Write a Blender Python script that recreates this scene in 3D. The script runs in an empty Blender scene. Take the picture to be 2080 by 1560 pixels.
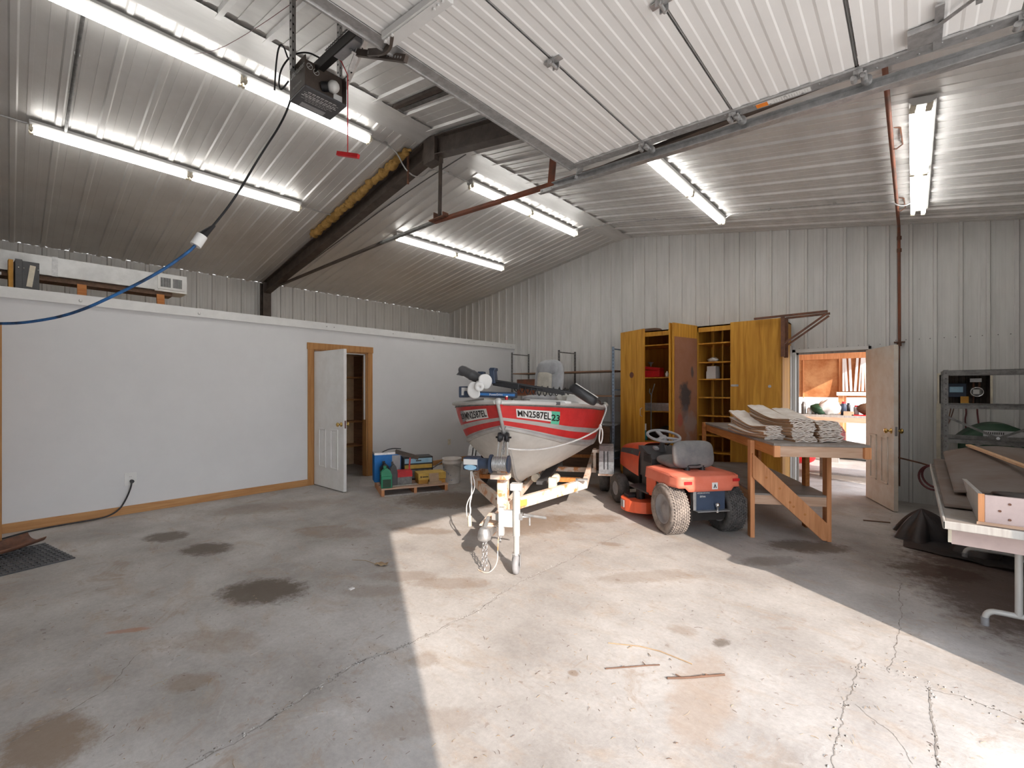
import bpy, math, random
from mathutils import Vector, Matrix, Euler
random.seed(7)
S = bpy.context.scene
C = S.collection
PI = math.pi
# ---------------------------------------------------------------- camera, world, sun, exposure
F_PX, HORIZON, YAW, EYE = 912.0, 792.0, 41.785, 1.45
cd = bpy.data.cameras.new('camera')
cd.sensor_fit = 'HORIZONTAL'; cd.sensor_width = 36.0
cd.lens = F_PX / 2080 * 36.0
cd.shift_y = (HORIZON - 780.0) / 2080.0
cd.clip_start = 0.05; cd.clip_end = 300
cam = bpy.data.objects.new('camera', cd); C.objects.link(cam)
cam.location = (0, 0, EYE); cam.rotation_euler = (PI/2, 0, math.radians(YAW))
S.camera = cam

w = bpy.data.worlds.new('sky'); S.world = w; w.use_nodes = True
nt = w.node_tree; nt.nodes.clear()
wo = nt.nodes.new('ShaderNodeOutputWorld'); bg = nt.nodes.new('ShaderNodeBackground')
tc = nt.nodes.new('ShaderNodeTexCoord'); sx = nt.nodes.new('ShaderNodeSeparateXYZ'); rp = nt.nodes.new('ShaderNodeValToRGB')
nt.links.new(tc.outputs['Generated'], sx.inputs[0]); nt.links.new(sx.outputs['Z'], rp.inputs[0])
rp.color_ramp.elements[0].position = 0.0; rp.color_ramp.elements[0].color = (.92, .94, .96, 1)
rp.color_ramp.elements[1].position = 0.6; rp.color_ramp.elements[1].color = (.74, .81, .92, 1)
nt.links.new(rp.outputs[0], bg.inputs[0]); bg.inputs[1].default_value = 4.0
nt.links.new(bg.outputs[0], wo.inputs[0])

sd = bpy.data.lights.new('sun', 'SUN'); sd.energy = 4.6; sd.angle = math.radians(0.6); sd.color = (1.0, .87, .76)
so = bpy.data.objects.new('sun', sd); C.objects.link(so)
SUN_EL = math.radians(26.4); SUN_DIR = Vector((-.870*math.cos(SUN_EL), .493*math.cos(SUN_EL), -math.sin(SUN_EL)))
so.rotation_euler = SUN_DIR.to_track_quat('-Z', 'Y').to_euler(); so.location = (12, -6, 8)

S.view_settings.view_transform = 'Standard'; S.view_settings.look = 'None'
S.view_settings.exposure = 0.70; S.view_settings.gamma = 1.0; S.view_settings.use_curve_mapping = False
S.cycles.max_bounces = 10; S.cycles.diffuse_bounces = 7; S.cycles.glossy_bounces = 4
S.cycles.sample_clamp_indirect = 8.0
TUBE = 8.0

# ---------------------------------------------------------------- materials
def _new(name):
    m = bpy.data.materials.new(name); m.use_nodes = True
    return m, m.node_tree, m.node_tree.nodes['Principled BSDF']
def N(nt, t, **kw):
    n = nt.nodes.new(t)
    for k, v in kw.items(): setattr(n, k, v)
    return n
def mat(name, col, rough=.6, metal=0., noise=.12, scale=6., col2=None, bump=0., bscale=None, spec=.4, stretch=(1, 1, 1), trans=0.):
    """procedural material: two tones mixed by noise in object space, optional bump"""
    m, nt, b = _new(name); L = nt.links
    tc = N(nt, 'ShaderNodeTexCoord'); mp = N(nt, 'ShaderNodeMapping'); mp.inputs['Scale'].default_value = stretch
    L.new(tc.outputs['Object'], mp.inputs[0])
    nz = N(nt, 'ShaderNodeTexNoise'); nz.inputs['Scale'].default_value = scale; nz.inputs['Detail'].default_value = 6
    nz.inputs['Roughness'].default_value = .65
    L.new(mp.outputs[0], nz.inputs['Vector'])
    c2 = col2 if col2 else tuple(max(0, c*(1-noise*2.2)) for c in col)
    r = N(nt, 'ShaderNodeValToRGB'); r.color_ramp.elements[0].position = .36; r.color_ramp.elements[1].position = .62
    r.color_ramp.elements[0].color = (*c2, 1); r.color_ramp.elements[1].color = (*col, 1)
    L.new(nz.outputs[0], r.inputs[0]); L.new(r.outputs[0], b.inputs['Base Color'])
    b.inputs['Roughness'].default_value = rough; b.inputs['Metallic'].default_value = metal
    b.inputs['Specular IOR Level'].default_value = spec
    if trans: b.inputs['Transmission Weight'].default_value = trans
    if bump:
        n2 = N(nt, 'ShaderNodeTexNoise'); n2.inputs['Scale'].default_value = bscale or scale*4; n2.inputs['Detail'].default_value = 4
        L.new(mp.outputs[0], n2.inputs['Vector'])
        bp = N(nt, 'ShaderNodeBump'); bp.inputs['Strength'].default_value = bump; bp.inputs['Distance'].default_value = .01
        L.new(n2.outputs[0], bp.inputs['Height']); L.new(bp.outputs[0], b.inputs['Normal'])
    return m
def emit(name, col, s):
    m, nt, b = _new(name)
    b.inputs['Base Color'].default_value = (*col, 1); b.inputs['Emission Color'].default_value = (*col, 1); b.inputs['Emission Strength'].default_value = s
    return m
def wood(name, c1, c2, rough=.55, axis=2, scale=9., knots=False):
    m, nt, b = _new(name); L = nt.links
    tc = N(nt, 'ShaderNodeTexCoord'); mp = N(nt, 'ShaderNodeMapping')
    st = [scale*1.6]*3; st[axis] = scale*.12; mp.inputs['Scale'].default_value = st
    L.new(tc.outputs['Object'], mp.inputs[0])
    nz = N(nt, 'ShaderNodeTexNoise'); nz.inputs['Scale'].default_value = 2.2; nz.inputs['Detail'].default_value = 8; nz.inputs['Distortion'].default_value = .8
    L.new(mp.outputs[0], nz.inputs['Vector'])
    r = N(nt, 'ShaderNodeValToRGB'); r.color_ramp.elements[0].position = .32; r.color_ramp.elements[1].position = .68
    r.color_ramp.elements[0].color = (*c2, 1); r.color_ramp.elements[1].color = (*c1, 1)
    L.new(nz.outputs[0], r.inputs[0]); L.new(r.outputs[0], b.inputs['Base Color'])
    b.inputs['Roughness'].default_value = rough; b.inputs['Specular IOR Level'].default_value = .3
    bp = N(nt, 'ShaderNodeBump'); bp.inputs['Strength'].default_value = .15; bp.inputs['Distance'].default_value = .004
    L.new(nz.outputs[0], bp.inputs['Height']); L.new(bp.outputs[0], b.inputs['Normal'])
    return m

def floor_material():
    m, nt, b = _new('concrete_floor'); L = nt.links
    geo = N(nt, 'ShaderNodeNewGeometry')
    def noise(scale, detail=6, rough=.6, dist=0., stretch=None):
        n = N(nt, 'ShaderNodeTexNoise'); n.inputs['Scale'].default_value = scale; n.inputs['Detail'].default_value = detail
        n.inputs['Roughness'].default_value = rough; n.inputs['Distortion'].default_value = dist
        if stretch:
            mp = N(nt, 'ShaderNodeMapping'); mp.inputs['Scale'].default_value = stretch; mp.inputs['Rotation'].default_value = (0, 0, .5)
            L.new(geo.outputs['Position'], mp.inputs[0]); L.new(mp.outputs[0], n.inputs['Vector'])
        else: L.new(geo.outputs['Position'], n.inputs['Vector'])
        return n.outputs[0]
    def ramp(src, p0, c0, p1, c1):
        r = N(nt, 'ShaderNodeValToRGB'); e = r.color_ramp.elements
        e[0].position = p0; e[1].position = p1; e[0].color = (*c0, 1); e[1].color = (*c1, 1); L.new(src, r.inputs[0]); return r.outputs[0]
    def mix(f, a, c, mode='MIX'):
        x = N(nt, 'ShaderNodeMix'); x.data_type = 'RGBA'; x.blend_type = mode
        if isinstance(f, float): x.inputs[0].default_value = f
        else: L.new(f, x.inputs[0])
        for i, q in ((6, a), (7, c)):
            if isinstance(q, tuple): x.inputs[i].default_value = (*q, 1)
            else: L.new(q, x.inputs[i])
        return x.outputs[2]
    def mth(op, a, c=None, clamp=False):
        x = N(nt, 'ShaderNodeMath'); x.operation = op; x.use_clamp = clamp
        for i, q in ((0, a), (1, c)):
            if q is None: continue
            if isinstance(q, (int, float)): x.inputs[i].default_value = q
            else: L.new(q, x.inputs[i])
        return x.outputs[0]
    base = ramp(noise(1.1, 8, .62), .34, (.32, .295, .275), .64, (.525, .50, .478))
    dust = ramp(noise(2.6, 9, .7, .6, (1, 2.2, 1)), .52, (0, 0, 0), .72, (1, 1, 1))
    col = mix(mth('MULTIPLY', dust, .8), base, (.41, .335, .27))
    fine = ramp(noise(38, 6, .75), .35, (.80, .80, .80), .65, (1.1, 1.1, 1.1))
    col = mix(.55, col, fine, 'MULTIPLY')
    pale = ramp(noise(4.5, 8, .7, 1.2), .62, (0, 0, 0), .74, (1, 1, 1))
    col = mix(mth('MULTIPLY', pale, .35), col, (.70, .685, .67))
    patch = ramp(noise(1.9, 10, .74, 1.6), .57, (0, 0, 0), .66, (1, 1, 1))
    col = mix(mth('MULTIPLY', patch, .55), col, (.33, .245, .18))
    grime = ramp(noise(6.5, 10, .8, .8, (1, 2.6, 1)), .58, (0, 0, 0), .70, (1, 1, 1))
    col = mix(mth('MULTIPLY', grime, .42), col, (.24, .185, .145))
    spots = ramp(noise(17, 4, .55, .5), .67, (0, 0, 0), .71, (1, 1, 1))
    col = mix(mth('MULTIPLY', spots, .45), col, (.20, .15, .115))
    specks = ramp(noise(90, 3, .6), .70, (0, 0, 0), .76, (1, 1, 1))
    col = mix(mth('MULTIPLY', specks, .4), col, (.13, .11, .09))
    # oil and rust stains: x, y, rx, ry, angle, strength, colour
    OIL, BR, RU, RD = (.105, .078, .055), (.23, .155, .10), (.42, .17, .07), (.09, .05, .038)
    st = [(-3.50, 1.22, .36, .24, .6, .92, OIL), (-4.80, 1.20, .26, .19, .5, .85, OIL), (-5.50, 1.03, .24, .18, .4, .8, OIL),
          (-2.66, .10, .26, .17, .2, .8, BR), (-2.69, .587, .13, .09, .9, .55, BR), (-3.52, .486, .13, .03, 1.0, .55, RU),
          (-1.967, 1.478, .10, .08, .4, .42, BR), (-.82, 2.723, .07, .045, 1.2, .75, OIL), (-2.12, 3.768, .13, .06, .5, .5, BR),
          (-.73, 4.924, .42, .2, .6, .8, OIL), (.13, 4.937, .35, .2, .3, .75, OIL), (-1.04, 2.704, .10, .07, .5, .35, BR),
          (-1.297, 1.925, .035, .03, 0, .7, BR), (-4.53, 3.9, .85, .50, .7, .82, (.16, .115, .08)), (-3.1, 3.75, .62, .42, .9, .62, BR), (-2.75, 4.35, .45, .2, .7, .55, BR), (-2.6, 2.2, .35, .12, .7, .45, BR), (-3.75, 2.85, .4, .13, .6, .5, BR), (-1.55, 3.3, .5, .12, .9, .38, BR), (-.35, 1.75, .35, .1, 1.6, .35, BR), (-1.6, 1.2, .3, .1, .9, .3, BR), (-4.4, 2.2, .5, .2, .5, .4, BR), (-2.95, 2.05, .3, .12, .7, .4, BR), (-3.0, .8, .3, .14, .6, .35, BR),
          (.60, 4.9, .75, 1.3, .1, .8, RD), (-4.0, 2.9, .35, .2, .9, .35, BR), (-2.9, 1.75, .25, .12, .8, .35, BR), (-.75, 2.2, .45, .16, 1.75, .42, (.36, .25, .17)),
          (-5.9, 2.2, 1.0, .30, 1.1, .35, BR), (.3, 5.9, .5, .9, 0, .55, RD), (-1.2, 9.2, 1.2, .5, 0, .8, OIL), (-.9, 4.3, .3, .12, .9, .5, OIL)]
    sep = N(nt, 'ShaderNodeSeparateXYZ'); L.new(geo.outputs['Position'], sep.inputs[0])
    wob = mth('MULTIPLY', mth('SUBTRACT', noise(9, 10, .8), .5), 2.6)
    edge = mth('ADD', 1.0, wob)
    for x0, y0, rx, ry, a, k, cc in st:
        dx = mth('SUBTRACT', sep.outputs[0], x0); dy = mth('SUBTRACT', sep.outputs[1], y0); ca, sa = math.cos(a), math.sin(a)
        u = mth('ADD', mth('MULTIPLY', dx, ca/rx), mth('MULTIPLY', dy, sa/rx)); v = mth('SUBTRACT', mth('MULTIPLY', dy, ca/ry), mth('MULTIPLY', dx, sa/ry))
        r2 = mth('ADD', mth('MULTIPLY', u, u), mth('MULTIPLY', v, v))
        f = mth('MULTIPLY', mth('MULTIPLY', mth('SUBTRACT', edge, r2), 1.7, True), k*.92)
        col = mix(f, col, cc)
    L.new(col, b.inputs['Base Color'])
    b.inputs['Roughness'].default_value = .72; b.inputs['Specular IOR Level'].default_value = .3
    bp = N(nt, 'ShaderNodeBump'); bp.inputs['Strength'].default_value = .4; bp.inputs['Distance'].default_value = .007
    L.new(noise(24, 8, .72), bp.inputs['Height']); L.new(bp.outputs[0], b.inputs['Normal'])
    return m

M = {}
M['floor'] = floor_material()
M['ceil'] = mat('ceiling_sheet_metal', (.70, .69, .675), .42, .25, scale=1.4, noise=.07, stretch=(3, .6, 1), bump=.05, bscale=60, spec=.5)
M['ceil_dusty'] = mat('ceiling_sheet_metal_left', (.68, .67, .655), .42, .25, col2=(.58, .56, .54), scale=.8, stretch=(1, 1.2, 1), bump=.05, bscale=60)
M['siding'] = mat('wall_siding_metal', (.66, .655, .64), .5, .1, scale=2.2, noise=.05, stretch=(4, 4, .5), bump=.03)
M['white_wall'] = mat('painted_wall', (.66, .66, .67), .7, scale=3, noise=.015, bump=.06, bscale=30)
M['white'] = mat('white_paint', (.72, .72, .71), .5, scale=8, noise=.03)
M['offwhite_door'] = mat('door_paint', (.76, .755, .745), .45, col2=(.70, .69, .67), scale=5)
M['dirty_door'] = mat('dirty_door_paint', (.70, .66, .60), .5, col2=(.60, .51, .42), scale=3.5)
M['trim'] = wood('stained_trim', (.46, .235, .085), (.36, .165, .055))
M['trim_h'] = wood('stained_trim_horizontal', (.50, .27, .11), (.40, .19, .07), axis=1)
M['pine'] = wood('pine', (.62, .40, .23), (.50, .28, .14), axis=1)
M['pine_z'] = wood('pine_upright', (.70, .34, .16), (.52, .22, .09), axis=2)
M['pine_x'] = wood('pine_crosswise', (.60, .42, .31), (.46, .29, .19), axis=0)
M['orange_wood'] = wood('orange_stained_wood', (.58, .245, .075), (.42, .15, .04), axis=1)
M['grey_wood'] = wood('weathered_wood', (.40, .385, .36), (.29, .27, .25))
M['dark_wood'] = wood('dark_wood', (.16, .09, .055), (.09, .05, .03), axis=0)
M['shelfboard'] = wood('shelf_board', (.30, .17, .10), (.20, .11, .065), axis=0)
M['yellow_ply'] = wood('yellow_plywood', (.66, .34, .05), (.42, .18, .02), rough=.45, scale=5)
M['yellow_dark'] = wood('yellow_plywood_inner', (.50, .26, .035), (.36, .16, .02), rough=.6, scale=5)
M['tan'] = mat('tan_paint', (.66, .48, .30), .7)
M['worktop'] = mat('worn_hardboard', (.27, .245, .225), .6, col2=(.19, .155, .13), scale=4)
M['steel'] = mat('galvanised_steel', (.55, .55, .55), .38, .7, scale=25, noise=.12)
M['steel_dark'] = mat('dark_steel', (.22, .215, .21), .5, .5, scale=20, noise=.2)
M['chrome'] = mat('chrome', (.75, .75, .75), .2, 1., noise=.02)
M['brass'] = mat('brass', (.70, .48, .16), .25, 1., noise=.05)
M['rust'] = mat('rusty_steel', (.22, .10, .06), .75, .2, col2=(.11, .06, .045), scale=12, bump=.2)
M['rust_red'] = mat('red_rusty_steel', (.26, .085, .045), .65, .2, col2=(.14, .07, .05), scale=4, bump=.2)
M['brown_steel'] = mat('brown_primed_steel', (.115, .09, .075), .6, .2, col2=(.07, .055, .048), scale=7, bump=.1)
M['black'] = mat('black_plastic', (.025, .025, .028), .45, noise=.2)
M['blackmetal'] = mat('black_metal', (.03, .027, .026), .4, .3)
M['dkgrey'] = mat('dark_grey_plastic', (.085, .085, .09), .5)
M['grey'] = mat('grey_plastic', (.33, .33, .34), .5)
M['rubber'] = mat('tyre_rubber', (.055, .053, .052), .85, col2=(.11, .10, .095), scale=18, bump=.3)
M['dusty_rubber'] = mat('dusty_tyre_rubber', (.30, .26, .23), .9, col2=(.16, .14, .13), scale=14, bump=.4)
M['red'] = mat('red_plastic', (.62, .02, .025), .4)
M['hullred'] = mat('red_hull_paint', (.60, .035, .035), .35, col2=(.50, .025, .028), scale=9)
M['alu'] = mat('dull_aluminium', (.52, .52, .51), .5, .35, scale=4, noise=.10, stretch=(1, 1, 3))
M['alu_light'] = mat('painted_aluminium', (.60, .60, .58), .5, .2, scale=5, noise=.06)
M['mower'] = mat('faded_orange_red_paint', (.74, .12, .045), .38, col2=(.62, .105, .045), scale=6)
M['mower_pink'] = mat('sun_faded_orange_red_paint', (.72, .20, .13), .45, col2=(.66, .155, .09), scale=5)
M['navy'] = mat('navy_plastic', (.045, .065, .11), .5)
M['blue'] = mat('blue_plastic', (.01, .20, .62), .5)
M['paleblue'] = mat('pale_blue_paint', (.25, .50, .72), .5, col2=(.40, .62, .78), scale=8)
M['blue_steel'] = mat('blue_grey_steel', (.30, .38, .50), .5, .3)
M['green'] = mat('green_plastic', (.03, .33, .17), .45)
M['dkgreen'] = mat('dark_green_paint', (.02, .06, .03), .5)
M['yellow'] = mat('yellow_card', (.68, .45, .10), .7)
M['gold'] = mat('ochre_paint', (.60, .30, .05), .6)
M['card'] = mat('cardboard', (.50, .36, .24), .85)
M['kraft'] = mat('kraft_paper', (.50, .30, .17), .85, bump=.2)
M['paper'] = mat('white_paper', (.76, .71, .66), .8, col2=(.62, .54, .47), scale=9, bump=.3, bscale=14)
M['rope'] = mat('white_rope', (.80, .79, .77), .8)
M['ivory'] = mat('ivory_plastic', (.70, .64, .52), .5)
M['teal'] = mat('teal_plastic', (.02, .25, .27), .4)
M['pink'] = mat('faded_pink_paint', (.52, .41, .385), .55, col2=(.45, .35, .33), scale=8)
M['trailer'] = mat('chipped_cream_paint', (.78, .66, .56), .6, col2=(.60, .26, .10), scale=7, bump=.15)
M['trailer'].node_tree.nodes['Color Ramp'].color_ramp.elements[0].position = .40
M['trailer'].node_tree.nodes['Color Ramp'].color_ramp.elements[1].position = .50
M['osb'] = mat('oriented_strand_board', (.62, .33, .15), .8, col2=(.40, .15, .05), scale=2.2, bump=.2)
M['cream'] = mat('cream_vinyl', (.58, .55, .48), .5)
M['vinyl'] = mat('grey_vinyl', (.42, .43, .45), .45)
M['seatblack'] = mat('dusty_black_vinyl', (.13, .13, .135), .6, col2=(.19, .185, .18), scale=7)
M['tarp'] = mat('black_tarpaulin', (.022, .020, .022), .5, col2=(.045, .03, .028), scale=5, bump=.2)
M['brownsheet'] = mat('brown_warped_hardboard', (.13, .09, .068), .7, col2=(.16, .135, .12), scale=3.5)
M['gauze'] = mat('translucent_film', (.72, .72, .72), .4)
M['insul'] = mat('yellow_insulation', (.50, .30, .09), .95, col2=(.30, .17, .05), scale=14, bump=.8, bscale=30)
M['straw'] = mat('straw', (.52, .40, .25), .9, col2=(.30, .20, .12), scale=3)
M['bark'] = mat('twig_bark', (.16, .09, .06), .9)
M['leaf'] = mat('dead_leaf', (.40, .25, .13), .8)
M['crack'] = mat('crack_dirt', (.20, .175, .155), .95, col2=(.34, .31, .28), scale=25)
M['crackpale'] = mat('crack_filler', (.52, .50, .48), .9, col2=(.25, .23, .21), scale=20)
M['mortar'] = mat('outdoor_gravel', (.58, .54, .49), .9, scale=3)
M['fixture'] = mat('fixture_enamel', (.50, .50, .49), .5, noise=.03)
M['frost'] = mat('frosted_bulb', (.85, .85, .83), .3)
M['duct'] = mat('galvanised_duct', (.62, .62, .61), .35, .55, scale=3, noise=.12)
M['ink'] = mat('black_print', (.015, .015, .015), .5)
M['greytxt'] = mat('pale_print', (.62, .62, .60), .6)
M['sticker'] = mat('green_sticker', (.12, .55, .36), .5)
M['orange'] = mat('orange_label', (.85, .25, .03), .5)
M['bluetxt'] = mat('blue_label', (.05, .2, .5), .4)
M['cordblue'] = mat('blue_cord', (.03, .15, .40), .6, col2=(.015, .03, .06), scale=9)
M['tube'] = emit('fluorescent_tube', (1.0, .985, .95), TUBE)
M['bucket'] = mat('dirty_white_plastic', (.82, .80, .77), .5, col2=(.70, .67, .62), scale=7)
M['maroon'] = mat('maroon_plastic', (.16, .045, .05), .5)

# ---------------------------------------------------------------- mesh building
class MB:
    def __init__(s): s.v = []; s.f = []; s.sm = []; s.mi = []; s.X = Matrix.Identity(4)
    def add(s, vs, fs, smooth=False, mi=0):
        o = len(s.v); s.v += [tuple(s.X @ Vector(p)) for p in vs]
        for f in fs: s.f.append([o+i for i in f]); s.sm.append(smooth); s.mi.append(mi)
        return s
    def box(s, c, d, rot=None, mi=0, taper=None):
        x, y, z = (a/2 for a in d); tx, ty = taper or (1, 1)
        vs = [(-x, -y, -z), (x, -y, -z), (x, y, -z), (-x, y, -z), (-x*tx, -y*ty, z), (x*tx, -y*ty, z), (x*tx, y*ty, z), (-x*tx, y*ty, z)]
        R = rot if isinstance(rot, Matrix) else (Euler(rot).to_matrix() if rot else None)
        vs = [tuple((R @ Vector(p) if R else Vector(p)) + Vector(c)) for p in vs]
        return s.add(vs, [(0, 3, 2, 1), (4, 5, 6, 7), (0, 1, 5, 4), (1, 2, 6, 5), (2, 3, 7, 6), (3, 0, 4, 7)], False, mi)
    def b2(s, a, b, mi=0):   # box from corner to corner
        return s.box([(p+q)/2 for p, q in zip(a, b)], [abs(q-p) for p, q in zip(a, b)], None, mi)
    def beam(s, a, b, wd, h, up=(0, 0, 1), mi=0):
        a, b = Vector(a), Vector(b); d = b-a; y = d.normalized(); x = y.cross(Vector(up))
        if x.length < 1e-4: x = y.cross(Vector((1, 0, 0)))
        x.normalize(); z = x.cross(y)
        R = Matrix((x, y, z)).transposed()
        return s.box((a+b)/2, (wd, d.length, h), R, mi)
    def cyl(s, a, b, r1, r2=None, n=16, mi=0, cap=True, smooth=True):
        r2 = r1 if r2 is None else r2
        a, b = Vector(a), Vector(b); d = (b-a).normalized(); x = d.orthogonal().normalized(); y = d.cross(x)
        vs = []
        for p, r in ((a, r1), (b, r2)):
            for i in range(n): t = 2*PI*i/n; vs.append(tuple(p + x*math.cos(t)*r + y*math.sin(t)*r))
        s.add(vs, [(i, (i+1) % n, n+(i+1) % n, n+i) for i in range(n)], smooth, mi)
        if cap: s.add(vs, [tuple(range(n-1, -1, -1)), tuple(range(n, 2*n))], False, mi)
        return s
    def tube(s, pts, r, n=8, mi=0, smooth_path=0, closed=False):
        P = [Vector(p) for p in pts]
        if smooth_path:
            for _ in range(smooth_path):
                Q = [P[0]]
                for a, b in zip(P, P[1:]): Q += [a.lerp(b, .25), a.lerp(b, .75)]
                Q.append(P[-1]); P = Q
        vs = []; nrm = None; m = len(P)
        for i, p in enumerate(P):
            d = (P[min(i+1, m-1)]-P[max(i-1, 0)])
            d = d.normalized() if d.length > 1e-9 else Vector((0, 0, 1))
            if nrm is None: nrm = d.orthogonal().normalized()
            nrm = (nrm - d*nrm.dot(d)); nrm = nrm.normalized() if nrm.length > 1e-6 else d.orthogonal().normalized()
            bn = d.cross(nrm); rr = r(i/(m-1)) if callable(r) else r
            for k in range(n): t = 2*PI*k/n; vs.append(tuple(p+nrm*math.cos(t)*rr+bn*math.sin(t)*rr))
        fs = [(i*n+k, i*n+(k+1) % n, (i+1)*n+(k+1) % n, (i+1)*n+k) for i in range(m-1) for k in range(n)]
        s.add(vs, fs, True, mi); s.add(vs, [tuple(range(n-1, -1, -1)), tuple(range((m-1)*n, m*n))], False, mi)
        return s
    def lathe(s, prof, o=(0, 0, 0), ax=(0, 0, 1), n=24, mi=0, smooth=True):
        A = Vector(ax).normalized(); x = A.orthogonal().normalized(); y = A.cross(x); o = Vector(o); m = len(prof); vs = []
        for r, z in prof:
            for k in range(n): t = 2*PI*k/n; vs.append(tuple(o + A*z + x*math.cos(t)*max(r, 1e-4) + y*math.sin(t)*max(r, 1e-4)))
        fs = [(i*n+k, i*n+(k+1) % n, (i+1)*n+(k+1) % n, (i+1)*n+k) for i in range(m-1) for k in range(n)]
        return s.add(vs, fs, smooth, mi)
    def prism(s, poly, h0, h1, fr='z', mi=0, smooth=False):   # poly in the plane across axis fr, extruded h0..h1
        mp = {'z': lambda a, b, h: (a, b, h), 'y': lambda a, b, h: (a, h, b), 'x': lambda a, b, h: (h, a, b)}[fr]
        n = len(poly); vs = [mp(a, b, h0) for a, b in poly] + [mp(a, b, h1) for a, b in poly]
        s.add(vs, [tuple(range(n-1, -1, -1)), tuple(range(n, 2*n))], False, mi)
        return s.add(vs, [(i, (i+1) % n, n+(i+1) % n, n+i) for i in range(n)], smooth, mi)
    def grid(s, fn, nu, nv, mi=0, smooth=True):
        vs = [fn(i/nu, j/nv) for j in range(nv+1) for i in range(nu+1)]; k = nu+1
        fs = [(j*k+i, j*k+i+1, (j+1)*k+i+1, (j+1)*k+i) for j in range(nv) for i in range(nu)]
        return s.add(vs, fs, smooth, mi)
    def torus(s, c, ax, R, r, n=32, m=8, mi=0, a0=0, a1=2*PI):
        A = Vector(ax).normalized(); x = A.orthogonal().normalized(); y = A.cross(x)
        return s.tube([Vector(c)+x*math.cos(a0+(a1-a0)*i/n)*R+y*math.sin(a0+(a1-a0)*i/n)*R for i in range(n+1)], r, m, mi)
    def ball(s, c, r, n=16, mi=0, sc=(1, 1, 1)):
        c = Vector(c); vs = []; m = n//2
        for j in range(m+1):
            p = PI*j/m
            for i in range(n):
                t = 2*PI*i/n; vs.append((c[0]+r*sc[0]*math.sin(p)*math.cos(t), c[1]+r*sc[1]*math.sin(p)*math.sin(t), c[2]+r*sc[2]*math.cos(p)))
        return s.add(vs, [(j*n+i, j*n+(i+1) % n, (j+1)*n+(i+1) % n, (j+1)*n+i) for j in range(m) for i in range(n)], True, mi)
    def build(s, name, mats, parent=None, bevel=0., solid=0.):
        me = bpy.data.meshes.new(name); me.from_pydata(s.v, [], s.f)
        for m in (mats if isinstance(mats, (list, tuple)) else [mats]): me.materials.append(M[m] if isinstance(m, str) else m)
        me.polygons.foreach_set('use_smooth', s.sm); me.polygons.foreach_set('material_index', s.mi)
        me.validate(); me.update()
        o = bpy.data.objects.new(name, me); C.objects.link(o)
        if parent: o.parent = parent
        if solid:
            q = o.modifiers.new('thickness', 'SOLIDIFY'); q.thickness = solid; q.offset = 0
        if bevel:
            q = o.modifiers.new('edge', 'BEVEL'); q.width = bevel; q.segments = 2; q.limit_method = 'ANGLE'; q.angle_limit = math.radians(40)
            q.harden_normals = False
        return o
def tag(o, label, cat, group=None, kind=None):
    o['label'] = label; o['category'] = cat
    if group: o['group'] = group
    if kind: o['kind'] = kind
    return o
def thing(name, label, cat, loc=(0, 0, 0), rz=0., group=None):
    o = bpy.data.objects.new(name, None); o.empty_display_size = .1; C.objects.link(o)
    o.location = loc; o.rotation_euler = (0, 0, math.radians(rz)); return tag(o, label, cat, group)
def struct(o, label=None):
    o['kind'] = 'structure'
    if label: o['label'] = label
    return o
def dup(root, loc=None, rz=None, label=None, group=None):
    r = root.copy(); C.objects.link(r)
    if loc is not None: r.location = loc
    if rz is not None: r.rotation_euler = (0, 0, math.radians(rz))
    if label: r['label'] = label
    if group: r['group'] = group
    for ch in list(root.children):
        c = ch.copy(); C.objects.link(c); c.parent = r
        for g in ch.children:
            d = g.copy(); C.objects.link(d); d.parent = c
    return r
def text_geo(body, size):
    """flat lettering as (verts, faces) in the xy plane, centred on x, base at y=0"""
    cu = bpy.data.curves.new('lettering', 'FONT'); cu.body = body; cu.size = size; cu.offset = size*.022; cu.align_x = 'CENTER'; cu.resolution_u = 2
    o = bpy.data.objects.new('lettering', cu); C.objects.link(o)
    dg = bpy.context.evaluated_depsgraph_get(); me = bpy.data.meshes.new_from_object(o.evaluated_get(dg))
    vs = [tuple(v.co) for v in me.vertices]; fs = [tuple(p.vertices) for p in me.polygons]
    bpy.data.objects.remove(o); bpy.data.curves.remove(cu); bpy.data.meshes.remove(me)
    return vs, fs
def lettering(mb, body, size, fn, mi=0):
    vs, fs = text_geo(body, size); mb.add([fn(x, y) for x, y, _ in vs], fs, False, mi)
def frame_fn(o, ex, ey):
    o, ex, ey = Vector(o), Vector(ex).normalized(), Vector(ey).normalized()
    return lambda x, y: tuple(o+ex*x+ey*y)
# ---------------------------------------------------------------- the building
XP, XL, XR, XRT, YB, YF = -6.85, -9.163, -4.057, 1.05, 7.75, -3.2
ZE, ZR, ML, MR = 3.47, 4.33, .1684, .185
def roof(x): return ZR + (x-XR)*ML if x < XR else ZR - (x-XR)*MR
DX0, DX1, DZ = -1.292, -.452, 2.00      # back doorway
def profile(s, pitch, off, rw=.018, rt=.03, h=.019, minor=.006):
    t = ((s-off) % pitch); d = min(t, pitch-t)
    if d < rw: return h
    if d < rt+.001: return h*(rt-d)/(rt-rw)
    for q in (pitch/3, 2*pitch/3):
        if abs(t-q) < .013: return minor
    return 0.
def breaks(s0, s1, pitch, off, extra=(), rw=.018, rt=.03):
    out = {s0, s1, *extra}; k = math.floor((s0-off)/pitch)-1
    while off+k*pitch < s1+pitch:
        c = off+k*pitch
        for d in (-rt, -rw, rw, rt): out.add(c+d)
        for q in (pitch/3, 2*pitch/3):
            for d in (-.0132, -.0126, .0126, .0132): out.add(c+q+d)
        k += 1
    return sorted(x for x in out if s0-1e-9 <= x <= s1+1e-9)
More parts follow.
